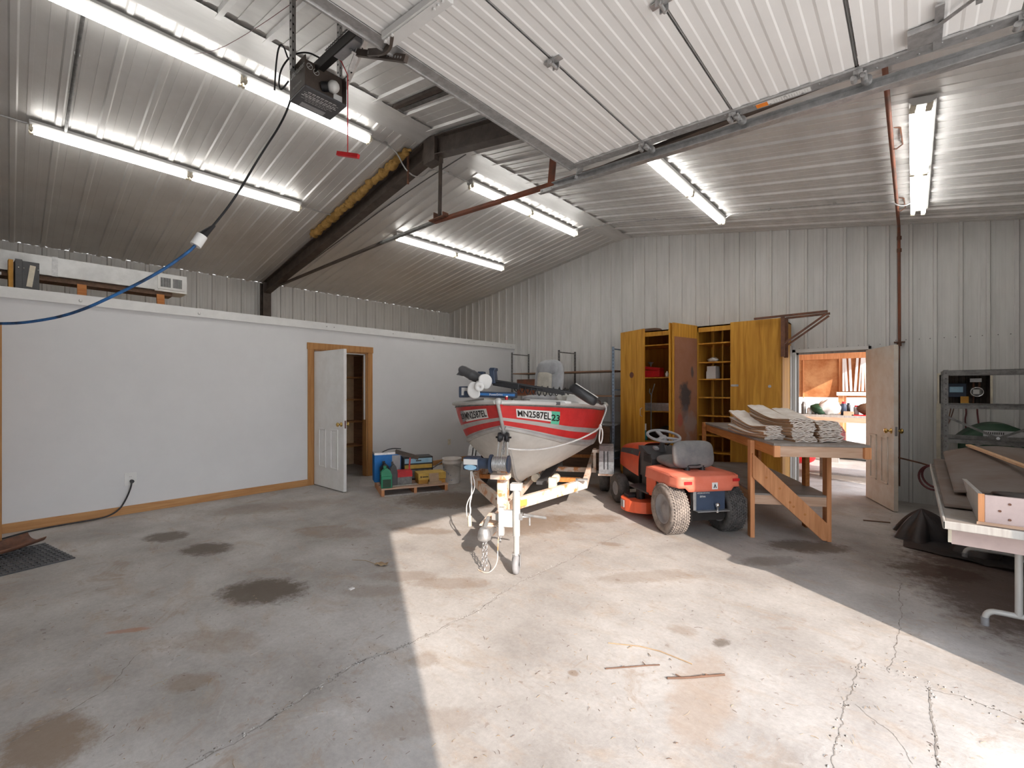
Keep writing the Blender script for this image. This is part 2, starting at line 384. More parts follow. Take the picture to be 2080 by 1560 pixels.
def corrugated(mb, s0, s1, pitch, off, ends, place, extra=(), h=.019, mi=0, minor=.0045, rw=.018, rt=.03):
    """ends(s) -> list of (e0,e1) spans across; place(s,e,h) -> point"""
    B = breaks(s0, s1, pitch, off, extra, rw, rt)
    for a, b in zip(B, B[1:]):
        if b-a < 1e-6: continue
        mid = (a+b)/2
        ha, hb = profile(a, pitch, off, rw, rt, h, minor), profile(b, pitch, off, rw, rt, h, minor)
        for (a0, a1), (b0, b1) in zip(ends(a, mid), ends(b, mid)):
            mb.add([place(a, a0, ha), place(b, b0, hb), place(b, b1, hb), place(a, a1, ha)], [(0, 1, 2, 3)], False, mi)

# floor (runs on into the annex) with its cracks
fl = MB(); fl.b2((XL-.3, YF-.2, -.12), (XRT, YB+6.6, 0)); fl = struct(fl.build('floor', 'floor'))
def crack(pts, w0, w1, mat_, jit=.012):
    P = [Vector((x, y, 0)) for x, y in pts]
    for _ in range(4):
        Q = [P[0]]
        for a, b in zip(P, P[1:]):
            d = b-a; n_ = Vector((-d.y, d.x, 0)).normalized(); Q += [(a+b)/2+n_*random.uniform(-1, 1)*min(jit, d.length*.13), b]
        P = Q
    mb = MB(); L_, R_ = [], []
    for i, p in enumerate(P):
        d = P[min(i+1, len(P)-1)]-P[max(i-1, 0)]; n_ = Vector((-d.y, d.x, 0)).normalized(); wv = random.uniform(w0, w1)/2
        L_.append(p+n_*wv); R_.append(p-n_*wv)
    n = len(P); mb.add([(p.x, p.y, .0012) for p in L_+R_], [(i, i+1, n+i+1, n+i) for i in range(n-1)])
    o = mb.build('floor_crack', mat_, fl); o['kind'] = 'structure'
crack([(-2.077, .20), (-2.077, .454), (-2.098, .703), (-2.161, .986), (-2.199, 1.213), (-2.15, 1.47)], .002, .008, 'crack')
crack([(-2.085, .454), (-2.105, .703), (-2.170, .986), (-2.207, 1.213), (-2.155, 1.47)], .003, .011, 'crackpale')
crack([(-2.15, 1.47), (-2.138, 1.65), (-2.136, 2.095), (-2.215, 2.591), (-2.19, 2.997), (-2.193, 3.617), (-2.159, 4.338), (-2.1, 5.4)], .0015, .006, 'crack')
crack([(-2.14, 1.6), (-2.145, 2.095), (-2.225, 2.591), (-2.20, 2.997), (-2.203, 3.617)], .002, .009, 'crackpale')
crack([(-.207, 3.051), (-.217, 2.772), (-.234, 2.528), (-.237, 2.293), (-.222, 2.0)], .0015, .006, 'crack')
crack([(.062, 2.99), (.066, 2.637), (.068, 2.3)], .006, .010, 'crack', .004)
crack([(-.063, 4.456), (-.063, 3.903), (-.067, 3.512)], .002, .007, 'crack')
crack([(-.066, 3.5), (-.07, 3.2), (-.09, 3.0)], .001, .004, 'crack')
crack([(-2.681, -.1), (-2.805, .071), (-2.9, .3), (-3.2, .5)], .002, .007, 'crack')
crack([(-1.3, 7.9), (-.8, 8.4), (-.4, 8.3)], .008, .02, 'crack')

def chips(pts, n, wid, seed):
    random.seed(seed); mb = MB(); P = [Vector((x, y, 0)) for x, y in pts]
    for i in range(n):
        j = random.randrange(len(P)-1); p = P[j].lerp(P[j+1], random.random()); r = random.uniform(.0015, .006)
        mb.ball((p.x+random.gauss(0, wid), p.y+random.gauss(0, wid), r*.3), r, 5, random.choice((0, 1)), (1, random.uniform(.5, 1.6), .5))
    o = mb.build('crack_rubble', ['crack', 'crackpale'], fl); o['kind'] = 'structure'
chips([(-2.077, .30), (-2.098, .703), (-2.161, .986), (-2.199, 1.213), (-2.15, 1.47)], 130, .012, 1)
chips([(-2.15, 1.47), (-2.138, 1.65), (-2.136, 2.095), (-2.215, 2.591), (-2.19, 2.997), (-2.193, 3.617), (-2.159, 4.338)], 260, .018, 2)
chips([(-.207, 3.051), (-.217, 2.772), (-.234, 2.528), (-.237, 2.293), (-.222, 2.0)], 60, .014, 3)
chips([(.062, 3.0), (.066, 2.637), (.068, 2.3)], 50, .01, 4)
crack([(.062, 2.97), (.16, 3.0), (.30, 2.98), (.45, 2.95)], .002, .006, 'crack')
chips([(-.1, 3.05), (.16, 3.0), (.45, 2.95)], 60, .03, 5)
crack([(-.20, 2.6), (-.08, 2.5), (.0, 2.33)], .001, .003, 'crack')

# roof sheets
mb = MB(); corrugated(mb, YF, 3.2, .29, .02, lambda s, m: [(XL, XR+.02)], lambda s, e, h: (e, s, roof(min(e, XR))-h), h=.015)
corrugated(mb, 3.2, YB, .336/2, 4.42, lambda s, m: [(XL, XR+.02)], lambda s, e, h: (e, s, roof(min(e, XR))-h), h=.014, rw=.010, rt=.024, minor=0)
struct(mb.build('ceiling', ['ceil_dusty']), 'ribbed metal ceiling, left slope')
mb = MB(); corrugated(mb, YF, YB, .336, 4.42, lambda s, m: [(XR-.02, XRT)], lambda s, e, h: (e, s, roof(max(e, XR))-h), h=.022)
struct(mb.build('ceiling', ['ceil']), 'ribbed metal ceiling, right slope')
mb = MB()
def capf(u, v):
    x = XR-.17+.34*u; f = (u-.5)*2
    return (x, YF+(YB-YF)*v, ZR-.030*(.35+.65*f*f)-.024+.003*math.sin(v*90))
mb.grid(capf, 12, 60); struct(mb.build('trim_1', 'ceil'), 'smooth ridge cap along the peak of the ceiling')

# outer left wall, back wall, right wall with the big opening, front wall
mb = MB(); corrugated(mb, YF, YB, .2286, .1, lambda s, m: [(0, ZE)], lambda s, e, h: (XL+h, s, e))
struct(mb.build('wall_left', 'siding'), 'ribbed metal outer wall behind the white partition')
HX0, HX1, HZ0, HZ1 = .243, .680, 1.28, 1.636
def bends(s, m):
    z1 = roof(s)
    if DX0 <= m <= DX1: return [(DZ, 2.35), (2.35, z1)]
    if HX0 <= m <= HX1: return [(0, HZ0), (HZ1, z1)]
    return [(0, 1.0), (1.0, z1)]
mb = MB(); corrugated(mb, XL, XRT, .2286, -8.938, bends, lambda s, e, h: (s, YB-h, e), extra=(DX0, DX1, HX0, HX1, XR), minor=.003, h=.026, rw=.014, rt=.022)
for z in (2.10,):
    k = 0
    while -.1+k*.2286 < 1.05:
        for dx in (-.05, .05): mb.cyl((-.12+k*.2286+dx, YB, z), (-.12+k*.2286+dx, YB-.008, z), .006, n=6, mi=1)
        k += 1
for k in range(9): mb.cyl((-1.25+k*.115, YB, 2.06), (-1.25+k*.115, YB-.008, 2.06), .005, n=6, mi=1)
struct(mb.build('wall_back', ['siding', 'steel_dark']), 'ribbed metal gable wall')
mb = MB(); OY0, OY1, OZ = -.33, 2.95, 2.95
for a, b, z0, z1 in ((YF, OY0, 0, 3.39), (OY1, YB, 0, 3.39), (OY0, OY1, OZ, 3.39)): mb.b2((XRT, a, z0), (XRT+.12, b, z1))
struct(mb.build('wall_right', 'siding'))
mb = MB(); mb.prism([(XL-.1, 0), (XRT+.1, 0), (XRT+.1, 3.39), (XR, ZR+.05), (XL-.1, ZE)], YF-.1, YF, 'y'); struct(mb.build('wall_front', 'siding'))

# partition (white wall board) with the closet doorway
PY0, PY1, PDZ = 3.10, 4.01, 2.07
mb = MB()
for a, b, z0, z1 in ((YF, PY0, 0, 2.48), (PY1, YB, 0, 2.48), (PY0, PY1, PDZ, 2.48)): mb.b2((XP-.12, a, z0), (XP, b, z1))
struct(mb.build('wall_partition', 'white_wall'), 'white painted partition wall')
mb = MB(); mb.b2((XP, YF, 2.385), (XP+.022, YB, 2.495))
for y in (.52, 1.62): mb.ball((XP+.024, y, 2.43), .016, 8, 0, (.4, 1, 1))
for y in (3.30, 3.42, 4.5, 5.4, 6.30, 6.45, 7.0, 7.6): mb.cyl((XP+.021, y, 2.44), (XP+.026, y, 2.44), .008, n=8, mi=1)
struct(mb.build('trim_2', ['white', 'grey'], bevel=.003), 'white board capping the partition wall')
mb = MB(); mb.b2((XL, YF, 2.40), (XP-.12, YB, 2.47)); struct(mb.build('ceiling_closet', 'tan'))
mb = MB()
for a, b in ((YF, PY0-.09), (PY1+.09, YB)): mb.b2((XP, a, 0), (XP+.016, b, .095))
struct(mb.build('baseboard_left', 'trim_h', bevel=.002))
# closet
mb = MB(); mb.b2((-8.25, 2.2, 0), (-8.2, 5.2, 2.4)); mb.b2((-8.2, 2.2, 0), (XP-.12, 2.25, 2.4)); mb.b2((-8.2, 5.15, 0), (XP-.12, 5.2, 2.4))
struct(mb.build('wall_closet', 'tan'))
cs = thing('closet_shelving', 'brown wooden shelves inside the closet behind the white door', 'shelving', (-8.03, 4.3, 0))
for z in (.41, .865, 1.28, 1.70): MB().b2((-.17, -1.2, z-.03), (.17, .80, z)).build('shelf', 'trim_h', cs)
for y in (-1.2, .22, .80): MB().b2((-.17, y-.012, 0), (.17, y+.012, 2.1)).build('upright', 'shelfboard', cs)

# closet door: casing and the open white leaf
d1 = bpy.data.objects.new('door_1', None); C.objects.link(d1); d1.location = (XP, PY0, 0); struct(d1, 'open white closet door in a brown wooden casing in the partition')
mb = MB(); mb.b2((0, -.09, 0), (.02, 0, PDZ)).b2((0, PY1-PY0, 0), (.02, PY1-PY0+.09, PDZ)).b2((0, -.10, PDZ), (.024, PY1-PY0+.10, PDZ+.10))
mb.build('door_casing', 'trim', d1, bevel=.003)
mb = MB(); W_ = PY1-PY0; mb.b2((-.12, 0, 0), (0, .018, PDZ)).b2((-.12, W_-.018, 0), (0, W_, PDZ)).b2((-.12, 0, PDZ-.018), (0, W_, PDZ)); mb.build('door_jamb', 'trim', d1)
MB().b2((-.07, W_-.034, .95), (-.035, W_-.018, PDZ-.02)).b2((-.07, .02, PDZ-.034), (-.035, W_-.018, PDZ-.018)).build('door_stop', 'white', d1)
def panel_door(name, parent, wd, hgt, mat_, hinge_rz, loc, knob='brass', lever=False):
    lf = bpy.data.objects.new(name, None); C.objects.link(lf); lf.parent = parent; lf.location = loc; lf.rotation_euler = (0, 0, math.radians(hinge_rz))
    mb = MB(); t = .022
    mb.b2((0, -t, .012), (wd, t, hgt))
    for s in (-1, 1):            # two raised panels in the lower half
        for x0, x1 in ((.155*wd/.86, .36*wd/.86), (.50*wd/.86, .705*wd/.86)):
            z0, z1 = .30, .88
            for a, b in (((x0, z0), (x1, z0+.022)), ((x0, z1-.022), (x1, z1)), ((x0, z0), (x0+.022, z1)), ((x1-.022, z0), (x1, z1))):
                mb.b2((a[0], s*t, a[1]), (b[0], s*(t+.011), b[1]))
            mb.b2((x0+.045, s*t, z0+.045), (x1-.045, s*(t+.005), z1-.045))
    mb.build('door_leaf', mat_, lf, bevel=.002)
    k = MB(); z = .96
    for s in (-1, 1):
        k.lathe([(.0, 0), (.033, 0), (.033, .006), (.012, .012), (.011, .035), (.027, .045), (.031, .058), (.024, .068), (0, .072)], (wd-.065, s*t, z), (0, s, 0), 16)
    k.build('door_knob', knob, lf)
    MB().b2((wd-.001, -.012, z-.055), (wd+.0015, .012, z+.055)).build('latch_plate', 'chrome', lf)
    h = MB()
    for z in (.25, 1.0, 1.80): h.cyl((-.006, .018, z-.045), (-.006, .018, z+.045), .007, n=8)
    h.build('hinge', 'steel', lf)
    return lf
panel_door('swing_leaf', d1, .855, 2.03, 'offwhite_door', 2.0, (.02, .025, 0))

# back door: steel frame and leaf swung into the room
d2 = bpy.data.objects.new('door_2', None); C.objects.link(d2); d2.location = (DX0, YB, 0); struct(d2, 'open dirty white door in the metal back wall')
mb = MB(); W2 = DX1-DX0
mb.b2((-.045, -.03, 0), (0, .10, DZ+.045)).b2((W2, -.03, 0), (W2+.03, .10, DZ+.045)).b2((-.045, -.03, DZ), (W2+.03, .10, DZ+.045))
mb.build('door_frame', 'white', d2, bevel=.002)
MB().b2((.0, .03, 0), (.03, .05, DZ)).b2((.0, .03, DZ-.03), (W2, .05, DZ)).build('door_stop', 'grey_wood', d2)
panel_door('swing_leaf', d2, .80, 1.985, 'dirty_door', -67.5, (W2-.005, -.035, 0))
mb = MB(); mb.b2((-1.372, 7.60, 0), (-1.337, 7.74, 2.10)); struct(mb.build('trim_3', 'grey_wood'), 'grey weathered board beside the back doorway')
# brown wooden door standing open at the left edge
d3 = bpy.data.objects.new('door_3', None); C.objects.link(d3); d3.location = (-6.14, -.055, 0); d3.rotation_euler = (0, 0, math.radians(-118)); struct(d3, 'brown wooden door standing open at the left edge of the photo')
MB().b2((0, -.02, .01), (.84, .02, 2.06)).build('door_leaf', 'trim', d3, bevel=.002)
k = MB(); k.lathe([(.0, 0), (.03, 0), (.03, .006), (.011, .012), (.011, .035), (.028, .05), (.02, .066), (0, .07)], (.065, .02, .95), (0, 1, 0), 16); k.build('door_knob', 'brass', d3)

# annex beyond the back doorway: open to the right, board lined
mb = MB(); mb.b2((-4.2, 13.0, 1.27), (2.5, 13.1, 3.2)); struct(mb.build('wall_annex', 'osb'), 'sunlit wood board wall seen through the back doorway')
mb = MB(); mb.b2((-4.3, YB+.02, 0), (-4.2, 13.1, 3.2)); struct(mb.build('wall_annex_left', 'osb'))
mb = MB(); mb.b2((-4.3, YB+.1, 2.75), (.4, 13.1, 2.85)); struct(mb.build('ceiling_annex', 'osb'))
mb = MB(); mb.b2((-1.3, 12.95, 0), (-1.16, 13.0, 2.75)); mb.b2((-2.4, 12.93, 2.18), (2.5, 13.0, 2.34)); mb.b2((-2.02, 12.96, 1.25), (-2.0, 13, 2.2)); struct(mb.build('trim_4', 'pine_z'), 'wooden stud and header on the board wall beyond the doorway')
mb = MB(); mb.b2((XRT, -40, -.14), (45, 60, -.02)); mb.b2((-45, 14.4, -.14), (XRT, 60, -.02)); struct(mb.build('ground', 'mortar'))
# recess with the meters in the back wall
mb = MB(); corrugated(mb, HX0, HX1, .06, .26, lambda s, m: [(HZ0, HZ1)], lambda s, e, h: (s, YB+.22-h, e), h=.01, minor=0, rw=.008, rt=.014)
mb.b2((HX0-.01, YB, HZ0-.01), (HX0, YB+.22, HZ1)).b2((HX1, YB, HZ0), (HX1+.01, YB+.22, HZ1)).b2((HX0, YB, HZ1), (HX1, YB+.22, HZ1+.01)).b2((HX0, YB, HZ0-.01), (HX1, YB+.22, HZ0))
struct(mb.build('wall_recess', 'brown_steel'), 'dark ribbed recess in the back wall')
mb = MB()
for a, b in (((HX0-.02, YB-.03, HZ0-.02), (HX0, YB, HZ1+.02)), ((HX1, YB-.03, HZ0-.02), (HX1+.02, YB, HZ1+.02)), ((HX0, YB-.03, HZ1), (HX1, YB, HZ1+.02)), ((HX0, YB-.03, HZ0-.02), (HX1, YB, HZ0))): mb.b2(a, b)
struct(mb.build('trim_5', 'ivory'), 'pale frame around the recess in the back wall')
# ---------------------------------------------------------------- fluorescent strip lights on the roof slopes
def strip_light(x, y0, y1, label, gap=.028, wd=.11):
    side = -1 if x < XR else 1
    t = thing('fluorescent_light', label, 'ceiling light', (x, (y0+y1)/2, roof(x)-.026), 0, 'fluorescent strip lights on the ceiling')
    t.rotation_euler = (0, math.atan(ML)*-1 if side < 0 else math.atan(MR), 0)
    h = (y1-y0)/2
    mb = MB(); mb.prism([(-wd/2, -.001), (wd/2, -.001), (wd/2, -.028), (wd*.30, -.052), (-wd*.30, -.052), (-wd/2, -.028)], -h, h, 'y'); mb.build('housing', 'fixture', t)
    for s in (-1, 1):
        for a, b in ((-h+.03, -.03), (.03, h-.03)):
            MB().cyl((s*gap, a, -.078), (s*gap, b, -.078), .019, n=12).build('fluorescent_tube', 'tube', t)
    for y in (-h+.012, -.016, .016, h-.012):
        mb = MB()
        for s in (-1, 1): mb.b2((s*gap-.017, y-.008, -.102), (s*gap+.017, y+.008, -.045)); mb.cyl((s*gap, y-.014, -.078), (s*gap, y+.014, -.078), .0195, n=12)
        mb.build('lamp_holder', 'ivory', t)
    return t
strip_light(-6.15, .12, 2.60, 'long white fluorescent strip light low on the left slope, nearest the left edge')
strip_light(-4.43, .12, 2.62, 'long fluorescent strip light near the ridge, passing behind the garage door opener')
strip_light(-4.42, 4.10, 6.62, 'fluorescent strip light beyond the rafter, just below the ridge', )
strip_light(-6.17, 4.10, 6.62, 'fluorescent strip light low on the left slope beyond the rafter, crossed by the tie rod')
strip_light(-2.04, 4.34, 6.84, 'fluorescent strip light on the right slope, partly hidden by the door track')
strip_light(.055, 4.34, 6.92, 'bright fluorescent strip light on the right slope beside the rusty pipe', .045, .15)

# conduits
def conduit(pts, label, r=.009, m='steel', name='conduit', cat='conduit', group='conduits on the ceiling', clips=()):
    t = thing(name, label, cat, pts[0], 0, group); o = Vector(pts[0])
    MB().tube([Vector(p)-o for p in pts], r, 8, smooth_path=2).build('pipe', m, t)
    for c in clips: MB().box(Vector(c)-o, (.03, .035, .025)).build('clip', 'steel', t)
    return t
def rz_(x, d=.035): return roof(x)-d
conduit([(-4.43, 2.66, rz_(-4.43, .05)), (-4.43, 2.95, rz_(-4.43, .05)), (-4.43, 3.10, rz_(-4.43, .27)), (-4.43, 3.32, rz_(-4.43, .27)), (-4.43, 3.5, rz_(-4.43, .05)), (-4.42, 4.08, rz_(-4.42, .05))],
        'bent metal conduit dipping under the rafter near the ridge', clips=[(-4.43, 2.82, rz_(-4.43, .04)), (-4.43, 3.75, rz_(-4.43, .04))])
conduit([(-6.15, 2.62, rz_(-6.15, .05)), (-6.15, 3.12, rz_(-6.15, .05))], 'short conduit between the left strip light and the rafter')
conduit([(-6.15, -1.5, rz_(-6.15, .045)), (-6.15, .11, rz_(-6.15, .045))], 'conduit entering the low left strip light from the left edge')
conduit([(-4.45, .36, rz_(-4.45, .045)), (-6.09, .36, rz_(-6.09, .045))], 'dark conduit up the slope joining the two near strip lights', .013, 'steel_dark', clips=[(-5.0, .36, rz_(-5.0)), (-5.5, .36, rz_(-5.5))])
conduit([(-4.36, 6.5, rz_(-4.36, .05)), (-4.06, 6.66, rz_(-4.06, .09)), (-3.7, 6.68, rz_(-3.7, .04)), (-2.2, 6.68, rz_(-2.2, .04)), (-2.1, 6.72, rz_(-2.1, .05))], 'thin conduit from the ridge light to the light behind the door track', clips=[(-3.0, 6.68, rz_(-3.0))])
conduit([(-1.98, 6.78, rz_(-1.98, .05)), (-1.85, 6.62, rz_(-1.85, .04)), (-.9, 6.58, rz_(-.9, .04)), (-.2, 6.55, rz_(-.2, .05)), (-.1, 6.6, rz_(-.1, .12)), (.0, 6.66, rz_(.0, .05))], 'thin conduit running across the right slope to the bright right light', .007, clips=[(-1.4, 6.6, rz_(-1.4)), (-.7, 6.57, rz_(-.7))])
# rusty gas pipe across the slope and down the back wall
t = thing('rusty_pipe', 'rusty brown pipe running across the right slope and down the back wall', 'pipe', (-.138, 3.0, 0))
px_ = -.138; zr_ = roof(px_)-.045
MB().tube([(0, -.6, zr_), (0, 1.6, zr_-.015), (0, 3.4, zr_-.01), (.0, 4.64, zr_-.01)], .0165, 10).build('pipe_run', 'rust_red', t)
MB().tube([(0, 4.60, zr_-.01), (0, 4.67, zr_-.05), (0, 4.69, zr_-.12), (0.005, 4.69, 2.02)], .0165, 10).build('pipe_drop', 'rust_red', t)
MB().cyl((.005, 4.70, .2), (.005, 4.70, 2.03), .008).build('pipe_drop', 'rust', t)
for z in (zr_-.14, zr_-.30, 2.04): MB().cyl((.003, 4.69, z-.022), (.003, 4.69, z+.022), .024, n=12).build('coupling', 'rust', t)
for z in (2.07,): MB().b2((-.05, 4.66, z-.006), (.06, 4.74, z+.006)).build('pipe_clamp', 'rust', t)
for y in (2.1, 3.9): MB().tube([(0, y, zr_-.02), (.03, y, zr_-.03), (.07, y+.01, zr_+.0), (.06, y-.28, zr_+.02), (.02, y-.30, zr_+.03)], .006, 6).build('pipe_hanger', 'rust', t)

# ---------------------------------------------------------------- steel roof frame
t = thing('roof_frame', 'dark brown steel rafter frame crossing the ceiling with a tie rod below', 'roof frame', (0, 3.2, 0))
def ibeam(mb, a, b, d, fw=.12, tk=.012):
    a, b = Vector(a), Vector(b); y = (b-a).normalized(); z = Vector((0, 1, 0)).cross(y); z = z if z.z > 0 else -z
    mb.beam(a, b, tk, d, (0, 0, 1))
    for s in (-1, 1): mb.beam(a+z*s*d/2, b+z*s*d/2, fw, tk, (0, 0, 1))
mb = MB(); ibeam(mb, (XL+.12, 0, roof(XL+.12)-.14), (XR+.01, 0, ZR-.14), .20); mb.build('rafter', 'brown_steel', t)
mb = MB(); ibeam(mb, (XR-.01, 0, ZR-.14), (XRT, 0, roof(XRT)-.14), .20); mb.build('rafter', 'brown_steel', t)
mb = MB(); mb.b2((XR-.10, -.062, ZR-.32), (XR+.10, .062, ZR-.05)); mb.build('ridge_plate', 'brown_steel', t)
mb = MB(); mb.b2((XL+.02, -.07, 0), (XL+.035, .07, ZE-.02)).b2((XL+.17, -.07, 0), (XL+.185, .07, ZE-.02)).b2((XL+.03, -.006, 0), (XL+.18, .006, ZE-.02)); mb.build('column', 'brown_steel', t)
zt = 3.37
mb = MB(); mb.beam((XL+.2, .05, 3.33), (-5.2, .05, zt), .045, .012).beam((XL+.2, .07, 3.35), (-5.2, .07, zt+.02), .008, .05); mb.build('tie_rod', 'brown_steel', t)
mb = MB(); mb.beam((-5.3, .05, zt), (XR, .05, zt), .045, .012).beam((-5.3, .07, zt+.02), (XR, .07, zt+.02), .008, .05); mb.build('tie_rod', 'steel_dark', t)
mb = MB(); mb.beam((XR-.05, .05, zt), (-1.9, .05, 3.26), .05, .012).beam((XR-.05, .07, zt+.02), (-1.9, .07, 3.28), .008, .055); mb.build('tie_rod', 'rust_red', t)
mb = MB(); mb.beam((-1.95, .05, 3.26), (XRT-.02, .05, 3.30), .05, .012).beam((-1.95, .07, 3.28), (XRT-.02, .07, 3.32), .008, .055); mb.build('tie_rod', 'brown_steel', t)
mb = MB(); mb.beam((XR+.08, .03, zt), (XR+.10, .03, ZR-.2), .045, .012, (0, 1, 0)).beam((XR+.1, .01, zt), (XR+.12, .01, ZR-.2), .01, .045, (0, 1, 0)); mb.build('hanger', 'brown_steel', t)
mb = MB(); mb.b2((XR-.06, -.02, zt), (XR+.2, .09, zt+.012)).b2((XR+.0, .0, zt), (XR+.012, .08, zt+.09)).b2((XR+.16, .0, zt), (XR+.17, .08, zt+.06)); mb.build('hanger_plate', 'rust', t)
mb = MB(); mb.beam((-2.42, .03, 3.28), (-2.36, .03, roof(-2.36)-.2), .07, .012, (0, 1, 0)); mb.build('hanger', 'rust_red', t)
mb = MB(); mb.b2((XR-.38, -.09, ZR-.46), (XR-.362, -.07, ZR-.12)); mb.build('dangling_strap', 'rust', t)
t = thing('insulation_strip', 'strip of ragged yellow insulation poking out along the left rafter', 'insulation', (-5.6, 3.08, 0))
def insf(a, b, nn, seed):
    random.seed(seed); P = []
    for i in range(nn+1):
        x = a+(b-a)*i/nn; P.append((x+5.6, random.uniform(-.02, .015), roof(x)-.055+random.uniform(-.012, .012)))
    return P
rr = [random.uniform(.034, .062) for _ in range(200)]
MB().tube(insf(-6.85, -4.32, 70, 3), lambda u: rr[int(u*150)]*(1 if .02 < u < .98 else .4), 10).build('insulation_roll', 'insul', t)
mb = MB()
random.seed(4)
for i in range(60):
    x = random.uniform(-6.9, -4.35); q = (x+5.6, random.uniform(-.05, .0), roof(x)-.065); mb.ball(q, random.uniform(.012, .03), 6, 0, (1.4, 1, .8))
for i in range(8): pass
mb.build('torn_tuft', 'insul', t)['kind'] = 'stuff'
conduit([(-3.97, 3.62, roof(-3.97)-.06), (-5.0, 3.58, roof(-5.0)-.03), (-7.0, 3.5, roof(-7.0)-.03), (-9.0, 3.45, roof(-9.0)-.03)], 'thin dark panel lap seam on the left slope just beyond the rafter', .007, 'steel_dark', 'ceiling_seam', 'panel seam', None)  # lap seam of the roof panels, drawn as a thin dark tube

# ---------------------------------------------------------------- overhead door, open, on its tracks
g = thing('overhead_door', 'white ribbed sectional garage door, open and lying flat under the ceiling', 'garage door', (0, 0, 3.10))
def dz(x): return -.05*x
TY0, TY1 = -.42, 2.97
EDG = [-1.955, -1.40, -.815, -.212, .36, .80]
def door_section(x0, x1, dz0, dz1, name='door_panel'):
    mb = MB(); n = 6; W = x1-x0
    B = []
    for i in range(n):
        a = x0+W*i/n; b = x0+W*(i+1)/n; m = a+(b-a)*.5
        B += [(a+.002, 0), (m-.010, 0), (m-.002, .0035), (b-.010, .0035)]
    for (a, ha), (b, hb) in zip(B, B[1:]):
        za = dz0+(dz1-dz0)*(a-x0)/W; zb = dz0+(dz1-dz0)*(b-x0)/W
        mb.add([(a, TY0, za+ha), (b, TY0, zb+hb), (b, TY1, zb+hb), (a, TY1, za+ha)], [(0, 1, 2, 3)])
    mb.add([(x0, TY0, dz0+.045), (x1, TY0, dz1+.045), (x1, TY1, dz1+.045), (x0, TY1, dz0+.045)], [(3, 2, 1, 0)])
    for a, za in ((x0+.002, dz0), (x1-.002, dz1)): mb.add([(a, TY0, za+.004), (a, TY1, za+.004), (a, TY1, za+.045), (a, TY0, za+.045)], [(0, 1, 2, 3)])
    o = mb.build(name, 'doorwhite', g)
    return o
M['doorwhite'] = mat('overhead_door_paint', (.79, .785, .775), .45, scale=2, noise=.02)
M['doorgap'] = mat('door_joint_shadow', (.05, .05, .05), .8)
for x0, x1 in zip(EDG, EDG[1:]): door_section(x0+.003, x1-.003, dz(x0), dz(x1))
# curved last sections down towards the opening
mb = MB()
for (x0, z0, x1, z1) in ((.80, dz(.8), .97, -.13), (.97, -.13, 1.02, -.26)):
    mb.add([(x0, TY0, z0), (x1, TY0, z1), (x1, TY1, z1), (x0, TY1, z0)], [(0, 1, 2, 3)])
mb.build('door_panel', 'doorwhite', g)
mb = MB(); mb.b2((-2.03, TY0, dz(-2)-.005), (-1.955, TY1+.0, dz(-2)+.045)).b2((-2.035, TY0, dz(-2)-.012), (-2.02, TY1, dz(-2)+.045)); mb.build('bottom_rail', 'steel', g, bevel=.002)
mb = MB(); mb.beam((-1.955, TY1-.035, dz(-1.955)-.008), (.8, TY1-.035, dz(.8)-.008), .07, .012)
for i in range(34): x = -1.9+i*.08; mb.cyl((x, TY1-.02-.03*(i % 2), dz(x)-.014), (x, TY1-.02-.03*(i % 2), dz(x)-.018), .006, n=6)
mb.build('end_stile', 'steel', g)
def hinge(x, y, rl=False):
    z = dz(x)-.004; h = MB()
    h.b2((x-.05, y-.018, z-.004), (x+.05, y+.018, z)).b2((x-.02, y-.026, z-.03), (x+.02, y-.021, z)).b2((x-.02, y+.021, z-.03), (x+.02, y+.026, z)).cyl((x, y-.035, z-.022), (x, y+.035, z-.022), .009, n=10)
    if rl: h.cyl((x+.03, y-.02, z-.03), (x+.03, y+.10, z-.03), .006, n=8).cyl((x+.03, y+.055, z-.03), (x+.03, y+.085, z-.03), .024, n=14).cyl((x-.02, y-.01, z-.036), (x-.02, y+.03, z-.036), .014, n=10).cyl((x+.02, y-.01, z-.036), (x+.02, y+.03, z-.036), .014, n=10)
    h.build('roller_hinge' if rl else 'hinge', 'steel', g)
for x in EDG[1:5]:
    hinge(x, 2.93, True); hinge(x, 1.89)
hinge(EDG[3]-.0, .82); hinge(EDG[2], .84)
# warning label on the stile
lab = MB(); zl = lambda x: dz(x)-.0152
lab.beam((-.69, TY1-.035, zl(-.69)), (-.42, TY1-.035, zl(-.42)), .045, .001, mi=0); lab.beam((-.69, TY1-.035, zl(-.69)-.001), (-.63, TY1-.035, zl(-.63)-.001), .04, .001, mi=1)
for k in range(14):
    x = -.60+k*.0125; lab.b2((x, TY1-.052+.004*(k % 3), zl(x)-.0015), (x+.006, TY1-.018, zl(x)-.0005), mi=2)
lab.build('warning_label', ['white', 'orange', 'greytxt'], g)
# inside lock bolt
lk = MB(); x = .07
lk.b2((x-.09, 2.74, dz(x)-.03), (x+.02, 2.86, dz(x)-.004)).b2((x+.0, 2.62, dz(x)-.022), (x+.03, 2.95, dz(x)-.014)).beam((x+.02, 2.74, dz(x)-.03), (x+.13, 2.62, dz(x)-.045), .02, .004).b2((x+.12, 2.60, dz(x)-.075), (x+.14, 2.63, dz(x)-.04))
lk.build('lock_bolt', 'steel', g)
